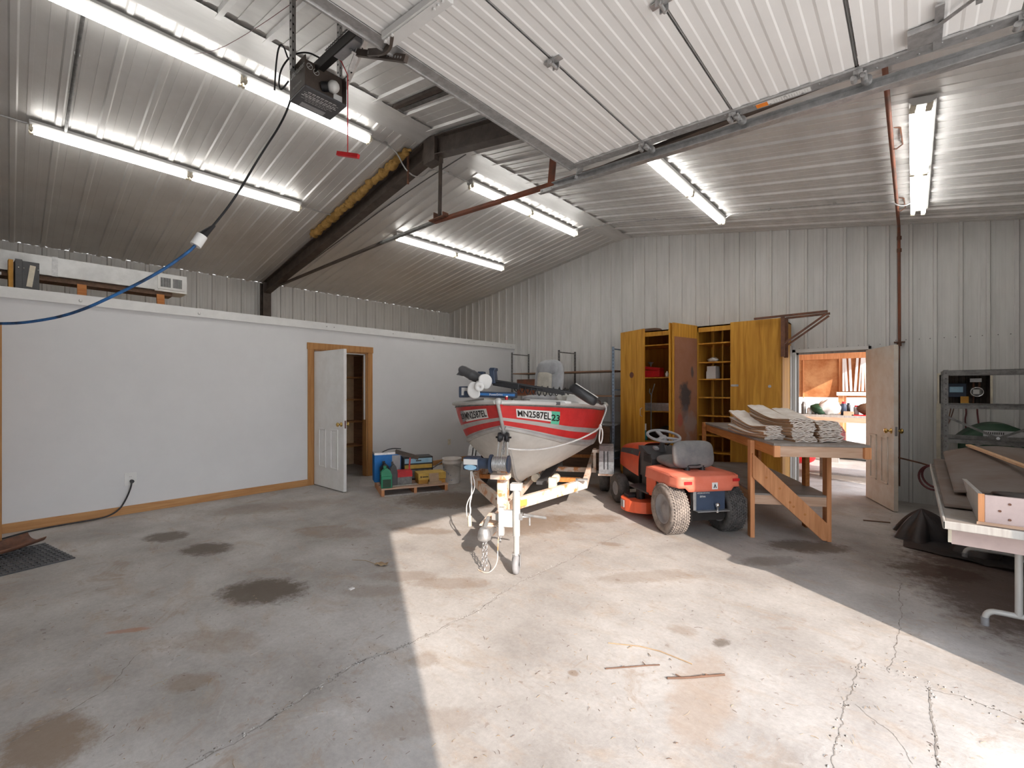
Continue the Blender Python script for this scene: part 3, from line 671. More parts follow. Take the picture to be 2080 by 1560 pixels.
# opener bracket on the door
br = MB(); br.beam((-1.93, 1.24, dz(-1.93)-.022), (-1.50, 1.26, dz(-1.5)-.02), .07, .032).beam((-1.93, 1.24, dz(-1.93)-.040), (-1.50, 1.26, dz(-1.5)-.038), .05, .006)
for k in range(3): br.cyl((-1.92+.03*k, 1.22, dz(-1.9)-.042), (-1.92+.03*k, 1.22, dz(-1.9)-.05), .007, n=6); br.cyl((-1.58+.03*k, 1.25, dz(-1.55)-.042), (-1.58+.03*k, 1.25, dz(-1.55)-.05), .006, n=6)
br.build('operator_bracket', 'white', g)
def track(y, label):
    t = thing('door_track', label, 'door track', (0, y, 3.07))
    mb = MB(); a, b = (-2.25, 0, dz(-2.25)-.03), (.55, 0, dz(.55)-.03)
    mb.beam(a, b, .004, .055).beam((a[0], -.02, a[2]-.026), (b[0], -.02, b[2]-.026), .042, .004).beam((a[0], -.018, a[2]+.027), (b[0], -.018, b[2]+.027), .036, .004)
    pts = [(.55+.42*math.sin(q), 0, -.0575-.42*(1-math.cos(q))) for q in [k*PI/16 for k in range(9)]]
    for p, q in zip(pts, pts[1:]): mb.beam(p, q, .004, .055, (0, 0, 1)); 
    mb.b2((.945, -.025, -3.07), (.975, .0, -.47)); mb.build('track_channel', 'steel', t)
    mb = MB(); mb.beam((-2.42, .035, dz(-2.42)-.02), (.6, .035, dz(.6)-.02), .004, .045).beam((-2.42, .02, dz(-2.42)-.042), (.6, .02, dz(.6)-.042), .035, .004)
    for k in range(30): x = -2.4+k*.1; mb.cyl((x, .03, dz(x)-.016), (x, .0385, dz(x)-.016), .005, n=6, mi=1)
    mb.build('stiffening_angle', ['steel', 'steel_dark'], t)
    MB().beam((-2.02, .0, dz(-2)-.02), (-1.96, -.02, dz(-1.96)+.07), .006, .06, (0, 1, 0)).build('end_stop', 'steel', t)
    return t
track(3.045, 'galvanised track carrying the far side of the open overhead door')

# ---------------------------------------------------------------- opener hanging from the roof
OX, OY, OZZ = -2.78, 1.29, 3.24
t = thing('garage_door_opener', 'grey garage door opener hanging from perforated angle irons', 'door opener', (OX, OY, OZZ))
mb = MB(); mb.b2((-.11, -.13, 0), (.11, .13, .012), mi=1); mb.b2((-.11, -.13, .012), (.11, -.124, .19)).b2((-.11, .124, .012), (.11, .13, .19)).b2((-.11, -.124, .012), (-.104, .124, .19)).b2((.06, -.124, .03), (.066, .124, .19)).b2((-.11, -.13, .185), (.07, .13, .192))
mb.build('motor_housing', ['brown_steel', 'dkgrey'], t, bevel=.004)
mb = MB(); mb.ball((.105, .045, .085), .036, 16, 0, (1.1, 1, 1)).cyl((.066, .045, .085), (.09, .045, .085), .018, .028); mb.build('light_bulb', 'frost', t)
MB().cyl((.066, -.01, .075), (.09, .02, .08), .028, n=14).build('bulb_socket', 'black', t)
MB().b2((.0665, .065, .03), (.0675, .122, .075)).build('rating_label', 'white', t)
tx = MB(); fn = frame_fn((-.03, -.005, -.0012), (0, 1, 0), (1, 0, 0))
for k, (sx_, ww) in enumerate([(.18, 7), (.22, 9), (.2, 8), (.22, 10), (.17, 8), (.2, 9), (.14, 7)]):
    y0 = -sx_/2; hh = .007 if k in (0, 2, 3) else .003
    for j in range(ww): a = y0+j*sx_/ww; tx.add([fn(a, .105-.016*k), fn(a+sx_/ww*.8, .105-.016*k), fn(a+sx_/ww*.8, .105-.016*k-hh), fn(a, .105-.016*k-hh)], [(3, 2, 1, 0)])
tx.build('warning_print', 'white', t)
lb = MB(); lb.b2((-.095, -.08, -.0012), (-.05, .07, -.0004)); lb.build('data_plate', 'grey', t)
tx = MB(); lettering(tx, 'LiftMaster', .048, frame_fn((0, -.1305, .125), (1, 0, 0), (0, 0, 1)))
tx.build('brand_lettering', 'greytxt', t); tx = MB(); lettering(tx, 'PROFESSIONAL', .018, frame_fn((.0, -.1305, .05), (1, 0, 0), (0, 0, 1))); tx.build('small_lettering', 'greytxt', t)
tx = MB()
for c_ in ((-.085, .16), (-.045, .145)): tx.torus((.068, c_[0], c_[1]), (1, 0, 0), .017, .0018, 18, 5); tx.tube([(.068, c_[0]-.012, c_[1]-.012), (.068, c_[0]+.012, c_[1]+.012)], .0015, 5)
tx.build('warning_symbol', 'greytxt', t)
# rail to the header, trolley, arm
mb = MB(); ra, rb = (.0, -.02, .20), (3.75, .03, .04)
mb.beam(ra, rb, .045, .05).beam((0, -.02-.03, .18), (3.75, 0, .02), .006, .06); mb.build('rail', 'blackmetal', t)
mb = MB(); mb.tube([(.2+.012*i, -.052, .215-.043*(.2+.012*i)/1+.003*(-1)**i) for i in range(90)], .004, 4); mb.build('drive_chain', 'steel_dark', t)
mb = MB(); mb.beam((.28, -.015, .155), (.50, -.01, .145), .055, .035); mb.build('trolley', 'grey', t, bevel=.004)
mb = MB(); mb.beam((.44, .0, .10), (.40, .0, .15), .03, .01).beam((.46, .02, .14), (.36, .02, .05), .028, .006); mb.build('trolley_plate', 'steel', t)
mb = MB(); A0 = Vector((-2.36-OX, .02, 3.365-OZZ)); A1 = Vector((-1.93-OX, .06, 3.14-OZZ))
mb.beam(A0, A1, .022, .034)
for k in range(6): q = A0.lerp(A1, .68+.05*k); mb.cyl(q+Vector((0, -.012, 0)), q+Vector((0, .012, 0)), .0065, n=8, mi=1)
for k in (.38, .52): q = A0.lerp(A1, k); mb.cyl(q+Vector((0, -.03, 0)), q+Vector((0, .018, 0)), .011, n=8, mi=1)
mb.build('straight_arm', ['brown_steel', 'steel'], t)
mb = MB(); B0 = A0.lerp(A1, .34)+Vector((0, -.02, 0)); B1 = Vector((-2.04-OX, 1.285-OY, 3.195-OZZ)); B2 = Vector((-1.95-OX, 1.27-OY, 3.17-OZZ)); B3 = Vector((-1.865-OX, 1.225-OY, 3.16-OZZ))
P_ = [B0, B1, B2, B3]
Q_ = P_
for _ in range(2):
    Q = [Q_[0]]
    for a, b in zip(Q_, Q_[1:]): Q += [a.lerp(b, .25), a.lerp(b, .75)]
    Q.append(Q_[-1]); Q_ = Q
for a, b in zip(Q_, Q_[1:]): mb.beam(a, b, .014, .034)
mb.build('curved_arm', 'brown_steel', t)
# perforated hangers
mb = MB()
def perf(mb, a, b, up=(0, 1, 0)):
    mb.beam(a, b, .004, .036, up); a2, b2 = Vector(a)+Vector((.018, -.018, 0)), Vector(b)+Vector((.018, -.018, 0)); mb.beam(a2, b2, .036, .004, up)
    n = int((Vector(b)-Vector(a)).length/.05)
    for i in range(n):
        q = Vector(a).lerp(Vector(b), (i+.5)/n); mb.cyl(q+Vector((-.004, 0, 0)), q+Vector((.004, 0, 0)), .007, n=6, mi=1); q2 = q+Vector((.018, -.018, 0)); mb.cyl(q2+Vector((0, -.004, 0)), q2+Vector((0, .004, 0)), .007, n=6, mi=1)
for (a, b) in (((-.04, -.14, .15), (-.04, -.14, roof(OX)-OZZ-.02)), ((-.04, .16, .15), (-.04, .16, roof(OX)-OZZ-.02))):
    mb = MB(); perf(mb, a, b); mb.build('hanger_angle', ['steel', 'ink'], t)
mb = MB(); perf(mb, (-.02, .15, .12), (.55, .12, .42)); mb.build('brace_angle', ['steel', 'ink'], t)
# power leads and release cord
mb = MB(); mb.tube([(-.16, -.20, .06), (-.14, -.20, .20), (-.10, -.20, .30), (-.06, -.19, .30), (-.04, -.17, .22)], .005, 8, smooth_path=3); mb.tube([(-.10, -.14, .12), (-.14, -.17, .06), (-.18, -.17, .12), (-.17, -.16, .22), (-.08, -.13, .28), (.03, -.08, .27), (.10, -.04, .22)], .005, 8, smooth_path=3); mb.build('power_lead', 'black', t)
rx, ry = -2.545-OX, .07
mb = MB(); mb.tube([(rx-.02, 0, .20), (rx, .03, .17), (rx, ry, .11), (rx, ry, -.36)], .003, 6); mb.build('release_cord', 'red', t)
mb = MB(); mb.beam((rx-.07, ry-.03, -.35), (rx+.075, ry+.03, -.395), .022, .026); mb.build('release_handle', 'red', t, bevel=.004)

# hanging extension cord with the white connector
t = thing('extension_cord', 'dark power cord hanging from the opener, plugged into a blue extension cord', 'power cord', (-2.88, 1.177, 3.30))
o = Vector(t.location)
P1 = [(-2.888, 1.177, 3.30), (-2.90, 1.13, 3.12), (-2.885, .98, 2.82), (-2.88, .86, 2.55), (-2.865, .74, 2.34), (-2.85, .69, 2.285)]
MB().tube([Vector(p)-o for p in P1], .006, 8, smooth_path=3).build('black_cord', 'black', t)
MB().cyl(Vector((-2.868, .75, 2.355))-o, Vector((-2.85, .69, 2.28))-o, .008, .022, n=12).build('plug', 'black', t)
MB().cyl(Vector((-2.85, .69, 2.28))-o, Vector((-2.855, .66, 2.22))-o, .027, n=16).build('white_connector', 'white', t, bevel=.004)
P2 = [(-2.855, .662, 2.225), (-2.87, .64, 2.19), (-2.93, .533, 2.074), (-3.018, .387, 1.954), (-3.206, .219, 1.838), (-3.449, .07, 1.803), (-3.634, -.029, 1.803), (-4.3, -.35, 1.84), (-5.0, -.6, 1.95), (-6.2, -1.0, 2.1)]
MB().tube([Vector(p)-o for p in P2], .0075, 8, smooth_path=3).build('blue_cord', 'cordblue', t)
# purlin angle on the right slope next to the ridge
t = thing('ceiling_angle_iron', 'dark perforated angle iron fixed on the ceiling beside the ridge', 'angle iron', (-3.84, 2.60, roof(-3.84)-.03))
L_ = 1.6; zz = -MR*L_
mb = MB(); mb.beam((0, -.05, 0), (L_, -.05, zz), .045, .03); mb.build('dark_channel', 'brown_steel', t)
mb = MB(); mb.beam((0, .02, 0), (L_, .02, zz), .05, .006).beam((0, .045, .02), (L_, .045, zz+.02), .005, .05); mb.build('grey_angle', 'steel_dark', t)
t = thing('sagging_wire', 'thin red wire strung under the ceiling near the top edge', 'wire', (-4.2, .8, 4.1))
MB().tube([(-.3, .1, .1), (.1, .25, -.02), (.7, .35, -.1), (1.4, .42, -.2)], .002, 5, smooth_path=2).build('wire_strand', 'maroon', t)

# ---------------------------------------------------------------- above the partition: duct, posts, boxes, plank
t = thing('air_duct', 'long galvanised air duct with a white register, running above the partition', 'air duct', (-7.78, 0, 2.80))
mb = MB(); mb.b2((-.18, -2.8, 0), (.18, 1.35, .225)); mb.build('duct_run', 'duct', t, bevel=.004)
mb = MB(); mb.b2((-.183, .335, -.003), (.185, .385, .23)); mb.build('duct_joint', 'steel', t)
mb = MB(); mb.b2((-.178, 1.30, -.01), (.178, 1.66, .235)); mb.build('duct_end', 'white', t, bevel=.004)
mb = MB(); mb.b2((.178, 1.33, .02), (.190, 1.63, .205)); 
for y0, y1 in ((1.36, 1.475), (1.495, 1.60)):
    mb.b2((.1905, y0, .05), (.1915, y1, .175), mi=1)
    for k in range(9): yy = y0+(y1-y0)*(k+.5)/9; mb.b2((.191, yy-.002, .05), (.1975, yy+.002, .175), mi=2)
mb.build('register_grille', ['white', 'ink', 'steel'], t)
t = thing('duct_hanger_board', 'long dark board under the air duct', 'board', (-7.76, 0, 2.74))
MB().b2((-.12, -2.6, 0), (.12, 1.50, .055)).build('board', 'dark_wood', t)
for y, lab in ((.59, 'orange-brown wooden post under the middle of the duct'), (1.37, 'slightly leaning orange-brown wooden post under the register')):
    t = thing('wooden_post', lab, 'post', (-7.60, y, 2.47), 0, 'posts under the duct')
    MB().prism([(-.042, 0), (.042, 0), (.03, .27), (-.052, .27)] if y > 1 else [(-.042, 0), (.042, 0), (.042, .27), (-.042, .27)], -.02, .02, 'x').build('post', 'orange_wood', t)
t = thing('metal_cabinet_shell', 'black riveted metal box with a pale strip, standing on the partition', 'metal box', (-7.35, .12, 2.47), 4)
mb = MB(); mb.b2((-.10, -.085, 0), (.05, .10, .40)).b2((.05, -.085, 0), (.062, -.03, .41)); mb.build('box_shell', 'dkgrey', t, bevel=.004)
mb = MB()
for y in (-.06, -.02, .09):
    for z in (.08, .32): mb.ball((.064 if y < .05 else .052, y, z), .007, 8)
mb.build('rivet', 'chrome', t)
MB().box((.056, .035, .24), (.006, .045, .24), (-.12, 0, 0)).build('pale_strip', 'ivory', t)
MB().b2((-.08, -.13, 0), (.03, -.095, .40)).build('brass_edge', 'gold', t)
t = thing('dark_motor', 'black motor unit lying on the partition at the left edge', 'motor', (-7.4, -.16, 2.47))
mb = MB(); mb.cyl((0, -.25, .13), (0, .08, .13), .10).b2((-.09, -.25, 0), (.09, .05, .05)); mb.build('motor_body', 'black', t)
MB().b2((-.03, -.3, .23), (.03, .1, .26)).build('top_rail', 'steel', t)
t = thing('loose_plank', 'thin dark plank lying on top of the partition by the column', 'plank', (-7.3, 2.55, 2.47))
MB().b2((-.1, -.75, 0), (.14, .72, .035)).build('plank', 'rust', t)
# ---------------------------------------------------------------- boat (local y runs aft from the coupler, x to starboard/right in the photo)
BO, BRZ = (-2.61, 2.62, 0), 29.7
def lerp_tab(tab, y):
    if y <= tab[0][0]: return tab[0][1]
    for (a, va), (b, vb) in zip(tab, tab[1:]):
        if y <= b:
            t = (y-a)/(b-a); t2 = t; return va+(vb-va)*t2
    return tab[-1][1]
def smooth_tab(tab):     # Catmull-Rom resample of a table
    out = []
    for i in range(len(tab)-1):
        p0 = tab[max(i-1, 0)]; p1 = tab[i]; p2 = tab[i+1]; p3 = tab[min(i+2, len(tab)-1)]
        m1 = (p2[1]-p0[1])/max(p2[0]-p0[0], 1e-6); m2 = (p3[1]-p1[1])/max(p3[0]-p1[0], 1e-6); h = p2[0]-p1[0]
        for k in range(8):
            t = k/8; out.append((p1[0]+h*t, (2*t**3-3*t*t+1)*p1[1]+(t**3-2*t*t+t)*h*m1+(-2*t**3+3*t*t)*p2[1]+(t**3-t*t)*h*m2))
    out.append(tab[-1]); return out
GW = smooth_tab([(.36, .012), (.5, .19), (.7, .385), (.9, .54), (1.2, .70), (1.5, .80), (1.9, .875), (2.6, .93), (3.6, .93), (4.5, .90)])
GZ = smooth_tab([(.36, 1.335), (1.0, 1.300), (1.5, 1.275), (2.2, 1.235), (4.5, 1.21)])
CW = smooth_tab([(.557, .012), (.75, .22), (.95, .385), (1.2, .525), (1.5, .635), (2.0, .72), (2.8, .76), (4.5, .76)])
CZ = smooth_tab([(.557, 1.085), (.75, 1.02), (.95, .955), (1.2, .89), (1.5, .84), (2.0, .775), (2.8, .72), (4.5, .68)])
KY = [(0, .557, 1.085), (.04, .70, .96), (.08, .84, .84), (.12, .957, .73), (.16, 1.05, .60), (.20, 1.15, .50), (.26, 1.35, .435), (.36, 1.8, .405), (.56, 2.6, .40), (1, 4.5, .42)]
def keel(k):
    for a, b in zip(KY, KY[1:]):
        if k <= b[0]+1e-9: t = (k-a[0])/(b[0]-a[0]); return (a[1]+(b[1]-a[1])*t, a[2]+(b[2]-a[2])*t)
    return KY[-1][1:]
def kk(k): return k**1.5
def hull_side(k, t, s):
    yg = .36+4.14*kk(k); yc = .557+3.943*kk(k)
    g = Vector((s*lerp_tab(GW, yg), yg, lerp_tab(GZ, yg))); c = Vector((s*lerp_tab(CW, yc), yc, lerp_tab(CZ, yc)))
    return g.lerp(c, t) + Vector((s*.02*math.sin(PI*t)*min(1, k*4), 0, 0))
def hull_bottom(k, t, s):
    yc = .557+3.943*kk(k); c = Vector((s*(lerp_tab(CW, yc)-.0), yc, lerp_tab(CZ, yc)-.012)); y, z = keel(kk(k)**.9*1.0 if k < 1 else 1)
    q = Vector((s*.012, y, z)); return c.lerp(q, t) + Vector((s*.035*math.sin(PI*t)*min(1, k*3), 0, -.02*math.sin(PI*t)*min(1, k*3)))
boat = thing('fishing_boat', 'red and silver aluminium fishing boat sitting on its trailer, bow towards the camera', 'boat', BO, BRZ)
NK = 40; BANDS = [(0, .06, 1), (.06, .56, 0), (.56, .68, 1), (.68, .86, 0), (.86, .93, 1), (.93, 1.0, 1)]
mb = MB()
for s in (-1, 1):
    for a, b, mi in BANDS:
        n = 5 if b-a > .3 else 2
        mb.grid(lambda u, v, a=a, b=b, s=s: tuple(hull_side(u, a+(b-a)*v, s)), NK, n, mi)
    mb.grid(lambda u, v, s=s: tuple(hull_bottom(u, v, s)), NK, 8, 2)
    # ledge between chine and bottom
    mb.grid(lambda u, v, s=s: tuple(hull_side(u, 1.0, s)*(1-v)+hull_bottom(u, 0., s)*v), NK, 1, 1)
mb.add([tuple(hull_side(1, 0, -1)), tuple(hull_side(1, 1, -1)), (0, 4.5, .42), tuple(hull_side(1, 1, 1)), tuple(hull_side(1, 0, 1))], [(0, 1, 2, 3, 4)], False, 1)
mb.build('hull', ['hullred', 'alu', 'alu_light'], boat)
# stem strip, spray rails, gunwale
mb = MB(); st = [(0, .345, 1.33), (0, .41, 1.26), (0, .54, 1.10)]+[(0, keel(q)[0]-.008, keel(q)[1]-.006) for q in (.02, .04, .08, .12, .16, .20, .26, .34)]
mb.tube(st, .017, 8, smooth_path=1); mb.build('stem_strip', 'alu', boat)
mb = MB()
for s in (-1, 1): mb.tube([hull_side(k/30, .97, s)+Vector((s*.006, 0, 0)) for k in range(0, 31)], .020, 8)
mb.build('spray_rail', 'alu', boat)
mb = MB()
for s in (-1, 1): mb.tube([hull_side(k/40, -.02, s)+Vector((s*.012, 0, 0)) for k in range(41)], .021, 8)
mb.ball((0, .365, 1.345), .034, 14); mb.build('gunwale', 'alu_light', boat)
mb = MB()
for s in (-1, 1): mb.tube([hull_side(k/40, .075, s)+Vector((s*.004, 0, 0)) for k in range(1, 41)], .006, 6)
mb.build('rub_rail', 'steel_dark', boat)
# decks
mb = MB()
def deckrow(y, wfrac=1.0): return lerp_tab(GW, y)*wfrac
ys = [.40, .5, .7, .9, 1.2, 1.5, 1.9, 2.3]
for a, b in zip(ys, ys[1:]):
    za, zb = lerp_tab(GZ, a)-.004, lerp_tab(GZ, b)-.004
    mb.add([(-deckrow(a), a, za), (deckrow(a), a, za), (deckrow(b), b, zb), (-deckrow(b), b, zb)], [(0, 1, 2, 3)])
mb.add([(-deckrow(2.3), 2.3, lerp_tab(GZ, 2.3)), (deckrow(2.3), 2.3, lerp_tab(GZ, 2.3)), (.6, 2.3, .7), (-.6, 2.3, .7)], [(0, 1, 2, 3)])
for s in (-1, 1):
    for a, b in ((2.3, 3.2), (3.2, 3.9), (3.9, 4.5)):
        mb.add([(s*deckrow(a), a, lerp_tab(GZ, a)), (s*(deckrow(a)-.13), a, lerp_tab(GZ, a)), (s*(deckrow(b)-.13), b, lerp_tab(GZ, b)), (s*deckrow(b), b, lerp_tab(GZ, b))], [(0, 1, 2, 3)])
mb.b2((-.62, 2.3, .70), (.62, 4.48, .72)).b2((-.86, 3.9, 1.0), (.86, 4.46, 1.18))
mb.build('deck', 'alu_light', boat)
mb = MB(); mb.box((.36, .98, 1.335), (.42, .34, .03), (0, .05, .35)); mb.box((.64, 1.35, 1.34), (.30, .55, .07), (0, .1, .2)); mb.build('deck_hatch', 'alu_light', boat, bevel=.006)
mb = MB(); mb.box((-.30, .82, 1.335), (.42, .16, .035), (0, -.08, -.75)); mb.build('deck_board', 'ivory', boat, bevel=.006)
mb = MB(); mb.box((.12, .98, 1.318), (.75, .5, .03), (0, 0, .1)); mb.build('foot_pad', 'dkgrey', boat, bevel=.006)
mb = MB(); mb.cyl((.045, .50, 1.34), (.045, .50, 1.385), .014, n=12); mb.cyl((.045, .50, 1.385), (.045, .50, 1.395), .018, n=12, mi=1); mb.build('bow_light', ['red', 'chrome'], boat)
# registration: letters on tape, both bows, with the year sticker
def decal(s, k0, k1, t0, t1, body, mat_tape, size, rows=None, reverse=False, off=.004):
    tp = MB(); f = lambda u, v: tuple(hull_side(k0+(k1-k0)*u, t0+(t1-t0)*v, s)+Vector((s*off, -off*.6, 0)))
    tp.grid(f, 12, 3)
    return tp, (lambda x, y: tuple(hull_side(k0+(k1-k0)*x, t1-(t1-t0)*y, s)+Vector((s*(off+.003), -(off+.003)*.6, 0))))
def put(s, k0, k1, t0, t1, body, tape_mat, ink='ink', name='registration_number', fwd=True, hgt=.72):
    tp, f = decal(s, k0, k1, t0, t1, body, None, 0)
    vs, fs = text_geo(body, 1.0); xs = [v[0] for v in vs]; ys = [v[1] for v in vs]; x0, x1, y0, y1 = min(xs), max(xs), min(ys), max(ys)
    m = .03
    g_ = lambda x, y: f((m+(1-2*m)*(x-x0)/(x1-x0)) if fwd else 1-(m+(1-2*m)*(x-x0)/(x1-x0)), (1-hgt)/2+hgt*(y-y0)/(y1-y0))
    o = tp.build('registration_tape' if name == 'registration_number' else 'year_sticker', tape_mat, boat)
    t2 = MB(); t2.add([g_(x, y) for x, y, _ in vs], fs); t2.build(name, ink, boat)
put(1, .080, .208, .20, .50, 'MN2587EL', 'white')
put(1, .206, .240, .20, .56, '23', 'sticker', 'ink', 'year_number', hgt=.5)
put(-1, .085, .235, .20, .52, 'MN2587EL', 'white', fwd=False)
put(-1, .235, .275, .20, .50, '23', 'grey', 'ink', 'year_number', fwd=False, hgt=.5)
# swivel seat
st = bpy.data.objects.new('swivel_seat', None); C.objects.link(st); st.parent = boat; st.location = (.04, 2.9, .75); st.rotation_euler = (0, 0, math.radians(-28)); st['label'] = 'folding fishing seat with cream and grey vinyl back'
def pad(wd, hg, d, n=3.2):
    def f(u, v):
        a = 2*PI*u; p = PI*v-PI/2; ca, sa = math.cos(a), math.sin(a)
        e = lambda q, m: math.copysign(abs(q)**m, q)
        return (wd/2*e(ca, 2/n)*e(math.cos(p), .55), d/2*e(math.sin(p), .8), hg/2*e(sa, 2/n)*e(math.cos(p), .55))
    return f
mb = MB(); mb.X = Matrix.Translation((0, .16, .85)) @ Matrix.Rotation(-.12, 4, 'X'); mb.grid(pad(.50, .60, .14), 36, 12); mb.build('back_cushion', 'vinyl', st)
mb = MB(); mb.X = Matrix.Translation((-.03, .105, .82)) @ Matrix.Rotation(-.12, 4, 'X'); mb.grid(pad(.27, .44, .12), 30, 10); mb.build('back_insert', 'cream', st)
mb = MB(); mb.X = Matrix.Translation((0, .125, 1.02)) @ Matrix.Rotation(-.12, 4, 'X'); mb.grid(pad(.36, .20, .115), 30, 10); mb.build('head_panel', 'vinyl', st)
mb = MB(); mb.X = Matrix.Translation((0, -.08, .57)) @ Matrix.Rotation(PI/2, 4, 'X'); mb.grid(pad(.44, .44, .12), 30, 10); mb.build('seat_cushion', 'vinyl', st)
MB().cyl((0, 0, 0), (0, 0, .52), .03).cyl((0, 0, 0), (0, 0, .015), .12).build('pedestal', 'steel', st)
# second, low seat/cover aft and the console
mb = MB(); mb.b2((-.35, 1.5, 1.245), (.25, 2.2, 1.30)); mb.build('rear_hatch', 'cream', boat, bevel=.02)
mb = MB(); mb.add([(.48, 1.25, 1.30), (.80, 1.62, 1.29), (.66, 1.85, 1.41), (.36, 1.48, 1.42)], [(0, 1, 2, 3)]); mb.build('deck_flap', 'alu_light', boat, solid=.012)

# trolling motor stowed across the bow deck
tm = thing('trolling_motor', 'black electric trolling motor with white propeller stowed across the bow of the boat', 'trolling motor', BO, BRZ)
pa, pb = Vector((-.47, .66, 1.665)), Vector((-.185, .62, 1.52)); dr = (pb-pa).normalized()
mb = MB(); L_ = (pb-pa).length
mb.lathe([(0, 0), (.02, .004), (.038, .02), (.048, .06), (.050, L_*.45), (.053, L_*.46), (.053, L_*.5), (.050, L_*.51), (.048, L_*.9), (.036, L_)], pa, dr, 24); mb.build('motor_pod', 'dkgrey', tm)
mb = MB(); mb.prism([(-.50, 1.60), (-.44, 1.66), (-.38, 1.63), (-.43, 1.585)], .655, .667, 'y'); mb.build('skeg', 'dkgrey', tm)
pc = Vector((-.215, .50, 1.487)); ax = Vector((.18, -.93, -.30)).normalized(); ux = ax.orthogonal().normalized()
ux = (Vector((0, 0, 1))-ax*ax.z).normalized(); uy = ax.cross(ux)
mb = MB(); mb.lathe([(0, .03), (.012, .03), (.012, .036), (.042, .034), (.046, .02), (.048, -.03), (.0, -.03)], pc, ax, 24); mb.build('propeller_hub', 'white', tm)
def blade(a0):
    mb = MB()
    def f(u, v):
        r = .04+.10*u; a = a0+(v-.5)*(2.3-1.2*u*u)+.4*u; rr = r*(1-.18*(2*v-1)**2*u)
        return tuple(pc+(ux*math.cos(a)+uy*math.sin(a))*rr+ax*(.03*(v-.5)*1.4))
    mb.grid(f, 8, 10); return mb.build('propeller_blade', 'white', tm, solid=.008)
blade(-1.15); blade(-1.15+PI)
mb = MB(); mb.cyl((-.16, .66, 1.545), (.74, .78, 1.405), .0145, n=12); mb.build('shaft', 'black', tm)
mb = MB(); mb.box((.0, .70, 1.50), (.26, .07, .055), (0, .16, 0)).box((.32, .74, 1.455), (.5, .045, .035), (0, .16, 0)); mb.build('mount_arm', 'black', tm, bevel=.006)
mb = MB(); mb.box((-.13, .70, 1.585), (.05, .12, .15), (0, -.1, 0)).box((-.20, .72, 1.575), (.13, .10, .05)).box((-.25, .70, 1.61), (.06, .09, .04)).b2((-.155, .64, 1.635), (-.10, .76, 1.665)); mb.build('mount_latch', 'navy', tm, bevel=.006)
mb = MB(); mb.box((-.16, .72, 1.405), (.50, .22, .055), (0, .03, .1)); mb.box((-.42, .70, 1.43), (.10, .14, .11), (0, 0, .1)); mb.build('mount_base', 'navy', tm, bevel=.008)
mb = MB(); mb.box((-.405, .625, 1.435), (.055, .01, .075), (0, 0, .1)); mb.build('base_plate', 'white', tm)
mb = MB(); mb.box((-.08, .606, 1.405), (.36, .008, .022), (0, .03, .1)); mb.build('label_strip', 'bluetxt', tm)
mb = MB(); lettering(mb, 'PowerDrive', .026, frame_fn((-.08, .598, 1.397), (1, .1, 0), (0, 0, 1))); mb.build('label_lettering', 'white', tm)
pts = []
for i in range(240):
    u = i/239; a = u*2*PI*11; c_ = Vector((.05, .72, 1.47)).lerp(Vector((.66, .80, 1.44)), u); r = .026+.02*math.sin(u*PI)
    pts.append(c_+Vector((0, math.cos(a)*r, math.sin(a)*r-.015*math.sin(u*PI))))
MB().tube(pts, .0055, 6).build('coiled_cord', 'black', tm)
mb = MB(); mb.X = Matrix.Translation((.735, .80, 1.405)) @ Euler((0, .58, .1)).to_matrix().to_4x4(); mb.grid(pad(.30, .10, .13, 4), 30, 10); mb.build('control_head', 'black', tm)
mb = MB(); mb.X = Matrix.Translation((.735, .80, 1.405)) @ Euler((0, .58, .1)).to_matrix().to_4x4(); mb.b2((-.12, -.05, .046), (.13, .05, .056)); mb.build('control_panel', 'greytxt', tm, bevel=.01)
mb = MB(); mb.tube([(.84, .8, 1.36), (.90, .95, 1.34), (.88, 1.1, 1.30), (.93, 1.25, 1.31), (.90, 1.4, 1.29)], .007, 6, smooth_path=2); mb.build('power_lead', 'black', tm)

# ---------------------------------------------------------------- trailer
tr = thing('boat_trailer', 'rusty cream-painted boat trailer under the red boat, with winch post and jack at the front', 'boat trailer', BO, BRZ)
mb = MB(); mb.beam((0, .05, .285), (0, 1.35, .30), .075, .10).beam((0, 1.2, .30), (0, 4.4, .30), .06, .07); mb.build('tongue', 'trailer', tr, bevel=.004)
mb = MB()
for s in (-1, 1): mb.beam((s*.045, .70, .33), (s*.70, 1.85, .335), .055, .11).beam((s*.70, 1.83, .335), (s*.72, 4.3, .335), .055, .11)
mb.build('frame_rail', 'trailer', tr, bevel=.004)
mb = MB(); mb.b2((-.72, 2.1, .29), (.72, 2.16, .34)); mb.build('cross_member', 'orange_wood', tr); MB().b2((-.72, 4.2, .29), (.72, 4.26, .34)).build('cross_member', 'orange_wood', tr)
MB().b2((-.80, 3.02, .255), (.80, 3.08, .32)).build('axle', 'trailer', tr)
MB().b2((-.28, 1.55, .36), (-.16, 4.3, .40)).b2((.16, 1.55, .36), (.28, 4.3, .40)).build('bunk', 'dkgrey', tr)
mb = MB()
for x in (.12, .36):
    mb.cyl((x, 1.72, .40), (x, 1.82, .40), .05, n=12)
mb.b2((.32, 1.40, .35), (.41, 1.46, .47)); mb.build('keel_roller', 'ivory', tr)
MB().b2((.60, 1.66, .26), (.63, 1.72, .42)).b2((.60, 1.66, .40), (.74, 1.72, .42)).build('u_bolt', 'steel', tr)
